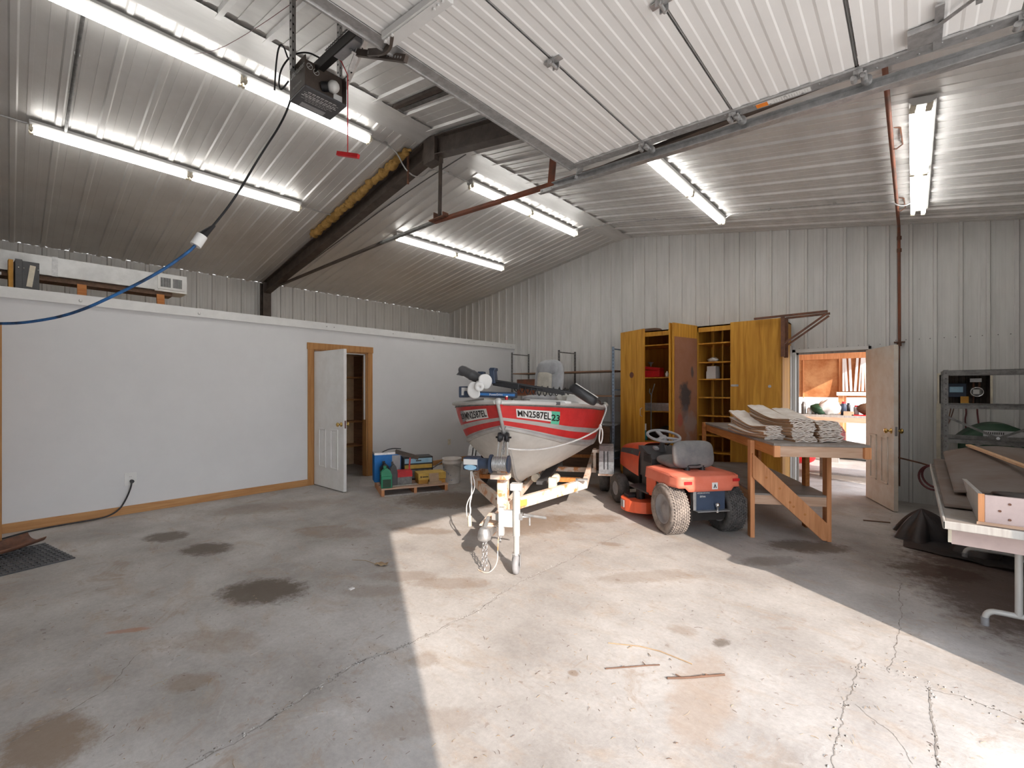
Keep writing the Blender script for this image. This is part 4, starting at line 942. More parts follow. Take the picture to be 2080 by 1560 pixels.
# coupler
mb = MB(); mb.lathe([(0, .10), (.035, .095), (.052, .06), (.055, .02), (.05, 0), (0, 0)], (0, -.10, .25), (0, 0, 1), 18); mb.prism([(-.04, -.10), (.04, -.10), (.05, .12), (-.05, .12)], .26, .33, 'z'); mb.box((0, -.03, .37), (.03, .13, .015), (.5, 0, 0)); mb.build('coupler', 'steel', tr, bevel=.004)
mb = MB(); mb.prism([(-.055, .02), (.055, .02), (.075, .32), (-.075, .32)], .34, .35, 'z'); mb.beam((0, .0, .335), (0, .32, .345), .14, .012); mb.build('tongue_plate', 'trailer', tr)
# winch post
mb = MB(); mb.b2((-.045, .50, .33), (.05, .60, .80)); mb.build('winch_post', 'trailer', tr, bevel=.004)
mb = MB()
for z in (.42, .62, .74):
    for s in (-1, 1): mb.cyl((s*.05, .55, z), (s*.07, .55, z), .012, n=6)
mb.build('post_bolt', 'rust', tr)
mb = MB()
for s in (-1, 1): mb.beam((s*.05, .52, .76), (s*.04, .585, 1.02), .008, .04, (0, 1, 0))
mb.build('roller_arm', 'alu_light', tr)
wn = bpy.data.objects.new('winch', None); C.objects.link(wn); wn.parent = tr; wn.location = (0, .44, .77); wn['label'] = 'electric winch with grey cable drum and blue motor'
mb = MB(); mb.cyl((-.07, 0, 0), (.07, 0, 0), .062, n=20)
for k in range(11): mb.torus((-.065+.013*k, 0, 0), (1, 0, 0), .062, .0068, 22, 6)
mb.build('cable_drum', 'steel', wn)
MB().cyl((-.095, 0, 0), (-.075, 0, 0), .085, n=24).cyl((.075, 0, 0), (.085, 0, 0), .08, n=24).build('drum_flange', 'navy', wn)
MB().cyl((-.20, 0, .0), (-.09, 0, .0), .05, n=18).build('gear_neck', 'navy', wn)
mb = MB(); mb.b2((-.34, -.065, -.06), (-.19, .06, .06)); mb.build('motor_housing', 'navy', wn, bevel=.014)
mb = MB(); mb.box((-.265, -.068, .02), (.13, .006, .05)); mb.build('motor_label', 'white', wn)
mb = MB(); mb.X = Matrix.Translation((-.265, -.069, -.03)); mb.grid(lambda u, v: (.06*v*math.cos(2*PI*u), -.002, .024*v*math.sin(2*PI*u)), 20, 2); mb.build('motor_badge', 'paleblue', wn)
MB().b2((-.09, -.02, -.14), (.08, .10, -.10)).build('base_plate', 'trailer', wn)
MB().tube([(.02, -.06, .03), (.02, .0, .16), (.015, .08, .24)], .004, 6).build('winch_cable', 'steel', wn)
mb = MB(); mb.lathe([(.012, -.05), (.045, -.05), (.048, -.03), (.03, -.012), (.03, .012), (.048, .03), (.045, .05), (.012, .05)], (0, .575, 1.0), (1, 0, 0), 20); mb.cyl((-.075, .575, 1.0), (.075, .575, 1.0), .009, n=8); mb.build('bow_roller', 'black', tr)
# chain from the winch post to the bow eye, safety chains on the coupler
def chain(mb, a, b, r=.013, w_=.0036, sag=0):
    a, b = Vector(a), Vector(b); L = (b-a).length; n = max(2, int(L/(r*1.9)))
    for i in range(n):
        u = (i+.5)/n; p = a.lerp(b, u)-Vector((0, 0, sag*4*u*(1-u))); d = (b-a).normalized(); s1 = d.orthogonal().normalized(); s2 = d.cross(s1)
        q = s1 if i % 2 else s2
        mb.tube([p+d*r*1.25*math.cos(t)+q*r*.75*math.sin(t) for t in [k*2*PI/10 for k in range(11)]], w_, 5)
mb = MB(); chain(mb, (.0, .50, .86), (.0, .60, .97)); chain(mb, (.02, .49, .85), (.01, .57, .96)); mb.build('bow_chain', 'steel', tr)
mb = MB(); chain(mb, (.0, -.11, .25), (-.01, -.12, .09)); chain(mb, (-.01, -.12, .10), (.0, -.12, .012), .02); chain(mb, (.02, -.11, .25), (.02, -.12, .05)); chain(mb, (.09, .05, .33), (.10, .02, .20)); chain(mb, (-.03, .02, .36), (.09, .04, .34), .014, .0036, .03); mb.build('safety_chain', 'chrome', tr)
# jack with wheel
jk = bpy.data.objects.new('tongue_jack', None); C.objects.link(jk); jk.parent = tr; jk.location = (.262, -.10, 0)
MB().cyl((0, 0, .42), (0, 0, .70), .030, n=18).cyl((0, 0, .30), (0, 0, .42), .028, n=18).cyl((0, 0, .15), (0, 0, .31), .022, n=16).build('jack_tube', 'alu_light', jk)
MB().b2((-.045, -.035, .66), (.045, .035, .715)).build('jack_head', 'alu_light', jk, bevel=.005)
MB().cyl((.03, 0, .45), (.10, .03, .45), .010, n=8).cyl((.10, .03, .45), (.10, .03, .38), .008, n=8).b2((.02, -.02, .43), (.05, .02, .48)).cyl((.06, 0, .47), (.24, -.02, .46), .011, n=8).build('jack_crank', 'steel', jk)
MB().b2((-.10, -.02, .37), (-.03, .02, .50)).b2((-.14, -.02, .30), (-.10, .02, .52)).build('jack_mount', 'alu_light', jk)
MB().b2((-.035, -.012, .06), (-.029, .012, .16)).b2((.029, -.012, .06), (.035, .012, .16)).b2((-.035, -.02, .155), (.035, .02, .162)).build('wheel_fork', 'steel', jk)
mb = MB(); mb.lathe([(.012, -.022), (.055, -.024), (.072, -.018), (.077, 0), (.072, .018), (.055, .024), (.012, .022)], (0, 0, .077), (1, 0, 0), 28); mb.build('jack_wheel', 'grey', jk)
MB().beam((.05, -.02, .42), (.25, -.09, .42), .03, .05).beam((.22, -.10, .40), (.05, .12, .36), .03, .05).build('jack_bracket', 'alu_light', tr)
MB().b2((.09, .60, .25), (.10, .74, .42)).build('tongue_gusset', 'trailer', tr)
MB().box((.15, .79, .335), (.10, .004, .06), (0, 0, .95)).build('inspection_sticker', 'yellow', tr)
# wiring
mb = MB(); mb.tube([(-.27, .40, .70), (-.25, .38, .50), (-.27, .36, .40), (-.25, .34, .36), (-.26, .33, .30)], .007, 6, smooth_path=3); mb.tube([(-.26, .40, .70), (-.21, .37, .55), (-.30, .36, .42), (-.29, .34, .30), (-.26, .33, .24)], .005, 6, smooth_path=3); mb.build('winch_lead', 'rope', tr)
MB().cyl((-.26, .33, .31), (-.25, .31, .22), .018, n=12).build('lead_plug', 'ivory', tr)
mb = MB(); mb.tube([(.05, .10, .38), (.10, -.02, .30), (.11, -.10, .20), (.12, -.14, .08), (.05, -.17, .006), (-.05, -.10, .006)], .004, 6, smooth_path=3); mb.build('light_lead', 'trailer', tr)
# wheels and fenders
def wheel(parent, name, x, y, R, wd, rim, mat_t='rubber', lugs=0, hub='steel', rim_out=1):
    w_ = bpy.data.objects.new(name, None); C.objects.link(w_); w_.parent = parent; w_.location = (x, y, R)
    h = wd/2
    prof = [(rim, -h*.82), (rim+.25*(R-rim), -h*.95), (rim+.6*(R-rim), -h), (R-.02, -h*.9), (R, -h*.72), (R, h*.72), (R-.02, h*.9), (rim+.6*(R-rim), h), (rim+.25*(R-rim), h*.95), (rim, h*.82)]
    mb = MB(); mb.lathe(prof, (0, 0, 0), (1, 0, 0), 40)
    if lugs:
        nrow = 7; nn = int(2*PI*R/.030)
        for r_ in range(nrow):
            xx = -h*.70+h*1.40*r_/(nrow-1)
            for k in range(nn):
                a = 2*PI*(k+(r_ % 2)*.5)/nn; Rm = Matrix.Rotation(-a, 3, 'X')
                p = Vector((xx, 0, R+.002)); p.rotate(Rm)
                mb.box(p, (h*1.40/nrow*.74, .018, .014), Rm @ Matrix.Rotation(.5*(-1)**r_, 3, 'Z'))
    else:
        for xx in (-h*.45, -.15*h, .15*h, h*.45): mb.torus((xx, 0, 0), (1, 0, 0), R-.0005, .003, 40, 5)
    mb.build('tyre', mat_t, w_)
    mb = MB(); 
    for s in (-1, 1):
        mb.lathe([(rim, s*h*.80), (rim-.012, s*h*.84), (rim-.02, s*h*.5), (rim*.5, s*h*.45), (rim*.35, s*h*.62), (rim*.2, s*h*.66), (0, s*h*.66)], (0, 0, 0), (1, 0, 0), 28)
    mb.build('rim', hub, w_)
    return w_
for s in (-1, 1):
    wheel(tr, 'trailer_wheel', s*.92, 3.05, .265, .145, .16)
    mb = MB()
    prof = [(-.34, .30), (-.33, .46), (-.26, .60), (-.15, .655), (.15, .655), (.26, .60), (.33, .46), (.34, .30)]
    for (a, b), (c_, d) in zip(prof, prof[1:]): mb.beam((s*.945, 3.05+a, b), (s*.945, 3.05+c_, d), .20, .006, (0, 0, 1))
    o = mb.build('fender', 'steel', tr)
    mb = MB()
    for dx in (-.03, .02): mb.beam((s*.945+dx, 2.716, .47), (s*.945+dx, 2.775, .60), .012, .004, (0, 0, 1))
    for dx in (-.03, .02): mb.beam((s*.945+dx, 2.715, .47), (s*.945+dx, 2.71, .36), .012, .004, (0, 1, 0))
    mb.build('fender_slot', 'ink', tr)
    MB().b2((s*.945-.11, 2.69, .275), (s*.945+.11, 2.72, .30)).build('fender_bracket', 'trailer', tr)
    MB().b2((s*.78-.02, 2.95, .32), (s*.78+.02, 3.10, .60)).b2((s*.80-.05, 2.9, .56), (s*.80+.06, 2.98, .60)).build('guide_post', 'trailer', tr)
# mooring rope
rp_ = thing('mooring_rope', 'thin white rope hanging from the right gunwale across the hull of the boat', 'rope', BO, BRZ)
P_ = [(.93, 1.9, 1.27), (.955, 1.85, 1.22), (.90, 1.60, 1.10), (.875, 1.45, 1.02), (.72, 1.22, .95), (.58, 1.08, .905), (.42, .93, .87), (.28, .80, .86), (.12, .66, .875), (.04, .56, .90)]
mb = MB(); mb.tube(P_, .008, 8, smooth_path=3); mb.tube([(.885, 1.5, 1.05), (.91, 1.55, .99), (.905, 1.56, .90), (.885, 1.54, .84), (.87, 1.48, .90), (.88, 1.5, 1.0), (.885, 1.49, 1.07)], .008, 8, smooth_path=3)
mb.ball((.885, 1.49, 1.05), .018, 8); mb.build('rope_line', 'rope', rp_)
# ---------------------------------------------------------------- riding mower (local y forward, origin under the rear axle)
mw = thing('riding_mower', 'faded orange-red riding lawn mower seen from behind, with a dusty black seat', 'riding mower', (-1.658, 4.718, 0), 51)
wheel(mw, 'rear_wheel', -.305, 0, .245, .20, .15, 'dusty_rubber', 1, 'grey')
wheel(mw, 'rear_wheel', .305, 0, .245, .20, .15, 'rubber', 1, 'grey')
for s in (-1, 1): wheel(mw, 'front_wheel', s*.31, 1.27, .18, .15, .09, 'rubber', 0, 'grey')
# rear body / fender deck
mb = MB()
def fend(u, v):
    # u across, v front to back
    x = (u-.5)*2; s = 1 if x > 0 else -1; ax_ = abs(x)
    w_ = .35
    y = .42-.62*v
    z = .615
    px_ = x*w_; 
    if v > .86: px_ *= 1-.10*((v-.86)/.14)
    return (px_, y, z - .03*max(0, v-.8)/.2 - .012*(ax_**4))
mb.grid(fend, 24, 14)
# side and rear skirts
def skirt(u, v):
    # perimeter path: left front -> left rear -> right rear -> right front
    P = [(-.355, .42), (-.355, .10), (-.35, -.08), (-.315, -.20), (-.20, -.215), (.20, -.215), (.315, -.20), (.35, -.08), (.355, .10), (.355, .42)]
    d = [0]
    for a, b in zip(P, P[1:]): d.append(d[-1]+math.hypot(b[0]-a[0], b[1]-a[1]))
    t = u*d[-1]; i = 0
    while i < len(P)-2 and d[i+1] < t: i += 1
    q = (t-d[i])/(d[i+1]-d[i]); x = P[i][0]+(P[i+1][0]-P[i][0])*q; y = P[i][1]+(P[i+1][1]-P[i][1])*q
    low = .455 if abs(x) < .24 and y < 0 else .49
    out = 1+.03*v
    return (x*out, y*out if y < 0 else y, .603+(low-.603)*v)
mb.grid(skirt, 60, 4); mb.build('fender_body', 'mower_pink', mw, solid=.006)
mb = MB()
for s in (-1, 1): mb.b2((s*.215-.004, -.10, .30), (s*.215+.004, .40, .60))
mb.build('inner_guard', 'mower', mw, solid=.004)
MB().b2((-.27, -.222, .525), (-.19, -.217, .555)).b2((.25, -.222, .545), (.32, -.214, .572)).build('rear_reflector', 'red', mw)
mb = MB(); mb.b2((.02, -.226, .475), (.08, -.220, .540)); mb.build('logo_badge', 'white', mw); 
mb = MB(); mb.prism([(.033, .487), (.050, .530), (.067, .487), (.058, .487), (.050, .512), (.042, .487)], -.229, -.227, 'y'); mb.build('logo_mark', 'ink', mw)
# hitch plate and ball
mb = MB(); mb.b2((-.17, -.205, .27), (.17, -.185, .49)); mb.build('hitch_panel', 'navy', mw)
mb = MB(); mb.b2((-.17, -.21, .27), (-.14, -.187, .49)).b2((-.15, -.26, .262), (.19, -.12, .270)); mb.build('hitch_plate', 'steel', mw)
MB().lathe([(.012, 0), (.012, .03), (.020, .035), (.024, .05), (.020, .068), (0, .075)], (.07, -.235, .27), (0, 0, 1), 14).cyl((.07, -.235, .25), (.07, -.235, .27), .016, n=6).build('hitch_ball', 'chrome', mw)
tx = MB(); lettering(tx, 'HYDROSTATIC', .02, frame_fn((-.06, -.2065, .43), (1, 0, 0), (0, 0, 1))); lettering(tx, 'drive', .03, frame_fn((-.07, -.2065, .395), (1, 0, 0), (0, 0, 1))); tx.build('hitch_lettering', 'greytxt', mw)
MB().b2((-.18, -.18, .16), (.18, .25, .48)).cyl((-.26, 0, .235), (.26, 0, .235), .03).build('transaxle', 'blackmetal', mw)
# seat
mb = MB(); mb.X = Matrix.Translation((0.0, .08, .775)) @ Matrix.Rotation(-.16, 4, 'X'); mb.grid(pad(.46, .29, .10, 4), 34, 12); mb.build('seat_back', 'seatblack', mw)
mb = MB(); mb.X = Matrix.Translation((0.0, .32, .665)) @ Matrix.Rotation(PI/2+.06, 4, 'X'); mb.grid(pad(.45, .42, .11, 4), 34, 12); mb.build('seat_cushion', 'seatblack', mw)
mb = MB()
for s in (-1, 1): mb.lathe([(.030, 0), (.034, .01), (.022, .02), (.034, .03), (.022, .04), (.030, .055)], (s*.085, .05, .612), (0, 0, 1), 14)
mb.b2((-.13, .03, .655), (.13, .36, .665)).tube([(-.14, .04, .668), (.0, .01, .672), (.16, .06, .68), (.15, .2, .68)], .007, 6); mb.build('seat_spring', 'black', mw)
mb = MB(); mb.prism([(-.14, .61), (.14, .61), (.12, .65), (-.12, .65)], .14, .42, 'y'); mb.build('seat_pan', 'mower', mw)
# dash and steering
mb = MB(); mb.prism([(.60, .42), (.95, .42), (.95, .77), (.88, .77), (.60, .66)], -.20, .20, 'x'); mb.build('dash_panel', 'dkgrey', mw, bevel=.012)
mb = MB()
for k in range(6): mb.b2((-.206, .62, .60+.018*k), (-.20, .80, .610+.018*k))
mb.build('vent_slats', 'black', mw)
mb = MB(); mb.b2((-.16, .50, .25), (.16, .95, .45)); mb.build('steering_column_base', 'dkgrey', mw, bevel=.01)
mb = MB(); mb.lathe([(.055, 0), (.05, .04), (.03, .08), (.024, .17)], (0, .755, .72), (0, -.25, 1), 18); mb.build('steering_column', 'dkgrey', mw)
sw = bpy.data.objects.new('steering_wheel', None); C.objects.link(sw); sw.parent = mw; sw.location = (0, .705, .895); sw.rotation_euler = (math.radians(16), 0, 0)
MB().torus((0, 0, .01), (0, 0, 1), .185, .016, 44, 10).build('wheel_ring', 'grey', sw)
mb = MB(); mb.lathe([(0, .018), (.03, .015), (.045, 0), (.05, -.03), (.03, -.05)], (0, 0, 0), (0, 0, 1), 18)
for a in (PI/2, PI*1.22, PI*1.78):
    c_, s_ = math.cos(a), math.sin(a); mb.beam((c_*.03, s_*.03, -.005), (c_*.178, s_*.178, .008), .05, .014)
mb.build('wheel_spokes', 'grey', sw)
mb = MB(); mb.tube([(.14, .72, .78), (.17, .70, .84), (.12, .68, .83), (.16, .74, .86)], .008, 6, smooth_path=2).beam((.1, .8, .78), (.16, .74, .85), .02, .015).cyl((.15, .72, .80), (.17, .70, .83), .016, n=10); mb.build('throttle_lever', 'black', mw)
MB().box((-.10, .70, .765), (.05, .07, .03), (.3, 0, 0)).build('control_knob', 'grey', mw, bevel=.006)
# hood
mb = MB()
def hood(u, v):
    # v: 0 dash .. 1 nose ; u around cross section from left bottom over top to right bottom
    y = .90+.70*v; w_ = .225-.045*v**2; zt = .80-.09*v**1.6; zb = .40+.05*v
    a = PI*u; n = 3.6; c_, s_ = math.cos(a), math.sin(a); e = lambda q: math.copysign(abs(q)**(2/n), q)
    r = 1 if v < .93 else 1-(v-.93)/.07*.10
    return (-w_*e(c_)*r, y, zb+(zt-zb)*e(s_)*(1 if v < .93 else 1-(v-.93)*.5))
mb.grid(hood, 32, 20)
mb.add([hood(i/32, 1) for i in range(33)], [tuple(range(33))], False)
mb.build('hood', 'mower', mw)
mb = MB(); mb.grid(lambda u, v: tuple(Vector(hood(.13+.10*v, u*.96+.02))+Vector((-.004, 0, .0))), 16, 4); mb.grid(lambda u, v: tuple(Vector(hood(.87-.10*v, u*.96+.02))+Vector((.004, 0, .0))), 16, 4); mb.build('hood_stripe', 'dkgrey', mw)
mb = MB(); lettering(mb, 'GT', .03, lambda x, y: tuple(Vector(hood(.17+.0, .30-x*1.2))+Vector((-.008, 0, y-.01)))); mb.build('hood_lettering', 'green', mw)
MB().b2((-.19, .95, .28), (.19, 1.45, .45)).b2((-.10, .2, .22), (.10, 1.5, .28)).cyl((-.3, 1.27, .18), (.3, 1.27, .18), .02).build('chassis', 'blackmetal', mw)
mb = MB(); mb.prism([(-.16, .58), (-.36, .50), (-.36, .86), (-.22, .92), (-.16, .92)], .295, .31, 'z'); mb.prism([(.16, .58), (.36, .50), (.36, .86), (.22, .92), (.16, .92)], .295, .31, 'z'); mb.b2((-.36, .38, .30), (-.18, .56, .315)); mb.build('foot_board', 'dkgrey', mw)
for x_ in (-.34, .34): MB().b2((x_-.005, .22, .30), (x_+.005, .44, .60)).build('side_panel', 'mower', mw)
# mowing deck
mb = MB()
pl = [(-.56+.0, .62)]
pl = []
for k in range(13): a = PI/2+PI*k/12; pl.append((-.30+.24*math.cos(a), .64+.24*math.sin(a)))
for k in range(13): a = -PI/2+PI*k/12; pl.append((.26+.24*math.cos(a), .64+.24*math.sin(a)))
mb.prism(pl, .075, .20, 'z', smooth=False); mb.build('mowing_deck', 'mower', mw, bevel=.02)
MB().b2((-.46, .66, .20), (-.30, .78, .235)).cyl((-.33, .62, .20), (-.33, .62, .30), .05, n=14).cyl((.28, .62, .20), (.28, .62, .27), .05, n=14).build('spindle_cover', 'black', mw)
MB().b2((-.545, .60, .11), (-.535, .68, .19)).build('deck_label', 'grey', mw)
# ---------------------------------------------------------------- orange workbench with bundles of folded paper sacks
wbn = thing('workbench', 'long orange-brown wooden workbench with a diagonal brace, behind the mower', 'workbench', (-.90, 4.44, 0), 31)
BW, BL, BH = .72, 2.60, .985
MB().b2((-.01, -.01, BH-.022), (BW+.01, BL, BH)).build('bench_top', 'worktop', wbn)
MB().b2((0, 0, BH-.115), (.038, BL, BH-.022)).b2((BW-.038, 0, BH-.115), (BW, BL, BH-.022)).build('long_rail', 'orange_wood', wbn, bevel=.003)
MB().b2((0.038, -.0, BH-.115), (BW-.038, .038, BH-.022)).build('end_rail', 'pine_x', wbn, bevel=.003)
MB().b2((-.012, -.028, BH-.117), (.036, -.0, BH-.02)).build('corner_block', 'pine_z', wbn, bevel=.002)
MB().b2((BW-.036, -.028, BH-.117), (BW+.012, 0, BH-.02)).build('corner_block', 'pine_z', wbn, bevel=.002)
for (x0, x1, y0, hh, mm) in ((-.04, 0, .50, BH-.03, 'pine_z'), (BW-.085, BW-.045, .50, BH-.115, 'pine_z'), (-.04, 0, 2.50, BH-.0, 'orange_wood'), (BW-.04, BW, 2.50, BH-.115, 'orange_wood'), (BW-.085, BW-.045, .95, BH-.115, 'orange_wood')):
    MB().b2((x0, y0, 0), (x1, y0+.09, hh)).build('leg', mm, wbn, bevel=.003)
MB().b2((.0, .51, .33), (BW-.045, .55, .42)).build('stretcher', 'pine_x', wbn, bevel=.003)
MB().b2((.0, .55, .33), (.038, BL-.1, .42)).b2((BW-.085, .55, .33), (BW-.047, BL-.1, .42)).build('side_stretcher', 'pine', wbn)
MB().b2((-.0, .51, .42), (BW-.045, BL-.1, .437)).build('lower_shelf', 'worktop', wbn)
# diagonal brace: wide plank in the plane just in front of the two near legs
mb = MB()
mb.prism([(-.04+.012, .83), (-.04+.012, .60), (.585, .02), (.635, .02), (.635, .17)], .465, .499, 'y')
br_ = mb.build('diagonal_brace', 'pine_z', wbn, bevel=.003)
mb = MB()
for q in ((.09, .60), (.21, .50), (.43, .26), (.30, .37), (.33, .33)): mb.cyl((q[0], .4635, q[1]), (q[0], .4655, q[1]), .012, n=10)
mb.build('brace_knot', 'orange_wood', wbn)
# folded sacks
def sack(x, y, z, rz, lift, label, group, wd=.30, ln=.86, th=.020, seed=0, split=0.):
    random.seed(seed); ph = [random.uniform(0, 6) for _ in range(4)]
    o = thing('paper_sack', label, 'paper sack', (x, y, z), rz, group)
    o.parent = None
    def top(u, v, side):
        # v 0 = open front end, 1 = folded back end (rises)
        yy = v*ln; xx = (u-.5)*wd*(1-.10*max(0, (v-.75)/.25)**2)
        rise = lift*max(0, (v-.30)/.70)**1.6
        wav = .003*math.sin(9*v+ph[0])+.002*math.sin(14*u+ph[1])+.004*(1-v)**3*math.sin(9*u+ph[2])
        t = th*(1+.5*split*(1-v)**4)
        return (xx, yy, rise+wav+side*t/2*min(1, 6*min(u, 1-u)+.7)+t/2)
    mb = MB(); NL = 4
    for q in range(NL):      # the folded plies of one sack
        f0, f1 = 1-2*(q+.14)/NL, 1-2*(q+.86)/NL; p2 = random.uniform(0, 6); dy = random.uniform(-.012, .012); dxq = random.uniform(-.004, .004); am = random.uniform(.001, .0035)
        def pt_(u, v, f):
            x_, y_, z_ = top(u, v, f); return (x_+dxq, y_+dy*(1-v), z_+am*math.sin(17*u+p2)*(1-v)**4)
        mb.grid(lambda u, v: pt_(u, v, f0), 16, 22, 0 if q == 0 else 1); mb.grid(lambda u, v: pt_(1-u, v, f1), 16, 22, 1)
        for uu in (0, 1): mb.grid(lambda u, v, uu=uu: tuple(Vector(pt_(uu, v, f0)).lerp(Vector(pt_(uu, v, f1)), u)), 1, 22, 1, False)
        for vv in (0, 1): mb.grid(lambda u, v, vv=vv: tuple(Vector(pt_(v, vv, f0)).lerp(Vector(pt_(v, vv, f1)), u)), 1, 16, 0 if vv == 0 else 1, False)
    mb.build('sack_body', ['paper', 'kraft'], o)
    return o
import itertools
BX = Matrix.Rotation(math.radians(31), 4, 'Z')
def bench_pt(lx, ly): v = BX @ Vector((lx, ly, 0)); return (-.90+v.x, 4.44+v.y)
stacks = [(.12, .30, 5, 'left stack', 7, .12, 1.0), (.30, .15, 9, 'middle stack', 6, .10, 1.05), (.51, .16, 8, 'right stack', 6, .09, 1.05)]
ORD = ['topmost', 'second', 'third', 'fourth', 'fifth', 'sixth', 'seventh', 'eighth', 'ninth', 'tenth', 'eleventh']
k = 0
for lx, ly, n, nm, da, lf, ll in stacks:
    for i in range(n):
        random.seed(100+k)
        x, y = bench_pt(lx+random.uniform(-.012, .012), ly+random.uniform(-.02, .03)+.006*i)
        last = i == n-1
        sack(x, y, BH+.002+i*.0215, 31+da+random.uniform(-3, 3), lf*(.25+.75*i/n) if not last else lf*1.1,
             ('folded white paper sack on top of the %s on the workbench' if last else 'folded paper sack, '+ORD[n-1-i]+' from the top of the %s on the workbench') % nm,
             'sacks in the '+nm, wd=.19, ln=ll*.80, seed=k, split=1.4)
        k += 1

# ---------------------------------------------------------------- yellow plywood cabinet
CY0, CY1, CX0, CXM, CX1, CZ = 7.10, 7.70, -3.80, -2.50, -1.345, 2.43
cb = thing('tall_cabinet', 'tall ochre-yellow plywood cabinet with open and closed doors against the back wall', 'cabinet', (0, CY0, 0))
D = CY1-CY0
MB().b2((CX0, 0, 0), (CX0+.02, D, CZ)).build('left_side', 'dark_wood', cb)
MB().b2((CX0+.02, .0, .06), (CX0+.04, D, CZ)).build('side_panel', 'yellow_dark', cb)
MB().b2((CX1-.02, 0, 0), (CX1, D, CZ)).build('side_panel', 'yellow_dark', cb)
MB().b2((CXM-.02, 0, .06), (CXM+.02, D, CZ)).build('divider_panel', 'yellow_dark', cb)
MB().b2((CX0, D-.012, 0), (CX1, D, CZ)).build('back_panel', 'yellow_dark', cb)
MB().b2((CX0, 0, CZ-.02), (CX1, D, CZ)).b2((CX0, -.0, CZ-.09), (CX1, .02, CZ)).build('top_panel', 'yellow_ply', cb)
MB().b2((CX0, .02, .06), (CX1, D, .08)).b2((CX0, .0, 0), (CX1, .02, .10)).build('bottom_panel', 'yellow_dark', cb)
for z in (2.20, 1.66, 1.10, .60): MB().b2((CX0+.04, .02, z-.018), (CXM-.02, D-.012, z)).build('shelf', 'yellow_ply', cb)
for z in (2.17, 1.88, 1.62, 1.34, 1.06, .76, .50): MB().b2((CXM+.02, .02, z-.018), (CX1-.02, D-.012, z)).build('shelf', 'yellow_ply', cb)
for x in (CXM+.16, CXM+.30): MB().b2((x, .22, .08), (x+.02, .25, CZ-.02)).build('shelf_upright', 'yellow_dark', cb)
def cdoor(x, wd, rz, m='yellow_ply', z0=.05, z1=CZ+.012, name='cabinet_door', sgn=1):
    d = bpy.data.objects.new(name, None); C.objects.link(d); d.parent = cb; d.location = (x, -.012, 0); d.rotation_euler = (0, 0, math.radians(rz))
    MB().b2((0, -.011, z0), (sgn*wd, .011, z1)).build('door_board', m, d, bevel=.002)
    return d
dl = cdoor(CX0+.01, .60, -24)
MB().tube([(.555, -.012, 1.02), (.555, -.05, 1.04), (.555, -.05, 1.14), (.555, -.012, 1.16)], .005, 6).build('door_handle', 'steel', dl)
MB().cyl((.30, -.012, 1.70), (.30, -.018, 1.70), .05, n=14).build('red_mark', 'rust_red', dl)
dm = cdoor(CXM-.045, .61, -103.5)       # right leaf of the left bay, swung out
db = cdoor(CXM+.0, .60, -103.5, 'yellow_ply')       # left leaf of the right bay, swung out
M['painty'] = mat('brown_board_with_paint_smears', (.33, .155, .095), .6, col2=(.30, .13, .07), scale=6)
nt_ = M['painty'].node_tree; bb = nt_.nodes['Principled BSDF']; src = nt_.nodes['Color Ramp'].outputs[0]
tcn = nt_.nodes['Texture Coordinate']; sp_ = nt_.nodes.new('ShaderNodeSeparateXYZ'); nt_.links.new(tcn.outputs['Object'], sp_.inputs[0])
nz_ = nt_.nodes.new('ShaderNodeTexNoise'); nz_.inputs['Scale'].default_value = 9; nz_.inputs['Detail'].default_value = 6; nt_.links.new(tcn.outputs['Object'], nz_.inputs['Vector'])
def mnode(op, a, b_=None, cl=False):
    n = nt_.nodes.new('ShaderNodeMath'); n.operation = op; n.use_clamp = cl
    for i, q in ((0, a), (1, b_)):
        if q is None: continue
        if isinstance(q, (int, float)): n.inputs[i].default_value = q
        else: nt_.links.new(q, n.inputs[i])
    return n.outputs[0]
for (cx, cz, rx, rzz, col_, kq) in ((.33, 1.36, .15, .26, (.05, .05, .055), .9), (.14, 1.72, .035, .10, (.07, .07, .075), .8), (.32, 1.10, .10, .14, (.12, .11, .12), .6), (.20, .95, .18, .20, (.30, .27, .26), .5), (.45, 1.0, .08, .12, (.40, .06, .05), .5), (.25, .45, .10, .4, (.30, .28, .27), .4)):
    u = mnode('DIVIDE', mnode('SUBTRACT', sp_.outputs[0], cx), rx); v = mnode('DIVIDE', mnode('SUBTRACT', sp_.outputs[2], cz), rzz)
    r2 = mnode('ADD', mnode('MULTIPLY', u, u), mnode('MULTIPLY', v, v)); f = mnode('MULTIPLY', mnode('SUBTRACT', mnode('MULTIPLY', nz_.outputs[0], 2.0), r2), 1.8, True)
    mx = nt_.nodes.new('ShaderNodeMix'); mx.data_type = 'RGBA'; nt_.links.new(mnode('MULTIPLY', f, kq), mx.inputs[0]); nt_.links.new(src, mx.inputs[6]); mx.inputs[7].default_value = (*col_, 1); src = mx.outputs[2]
nt_.links.new(src, bb.inputs['Base Color'])
MB().b2((.015, .0115, .07), (.575, .0165, 2.24)).build('pegboard_lining', 'painty', db)
dr_ = cdoor(CX1-.01, .65, 2, sgn=-1)
mb = MB(); mb.b2((-.64, -.02, 1.50), (-.54, -.011, 1.53)).cyl((-.14, -.011, 1.50), (-.14, -.02, 1.50), .02, n=12); mb.build('door_latch', 'steel', dr_)
MB().b2((-.635, -.035, .93), (-.62, -.011, 1.02)).build('door_handle', 'steel', dr_)
t = thing('old_cap', 'dark brown flattened object lying on top of the yellow cabinet', 'box', (-3.45, 7.45, CZ))
mb = MB(); mb.X = Matrix.Translation((0, 0, .045)); mb.grid(pad(.45, .09, .25, 4), 30, 10); mb.build('body', 'dark_wood', t)
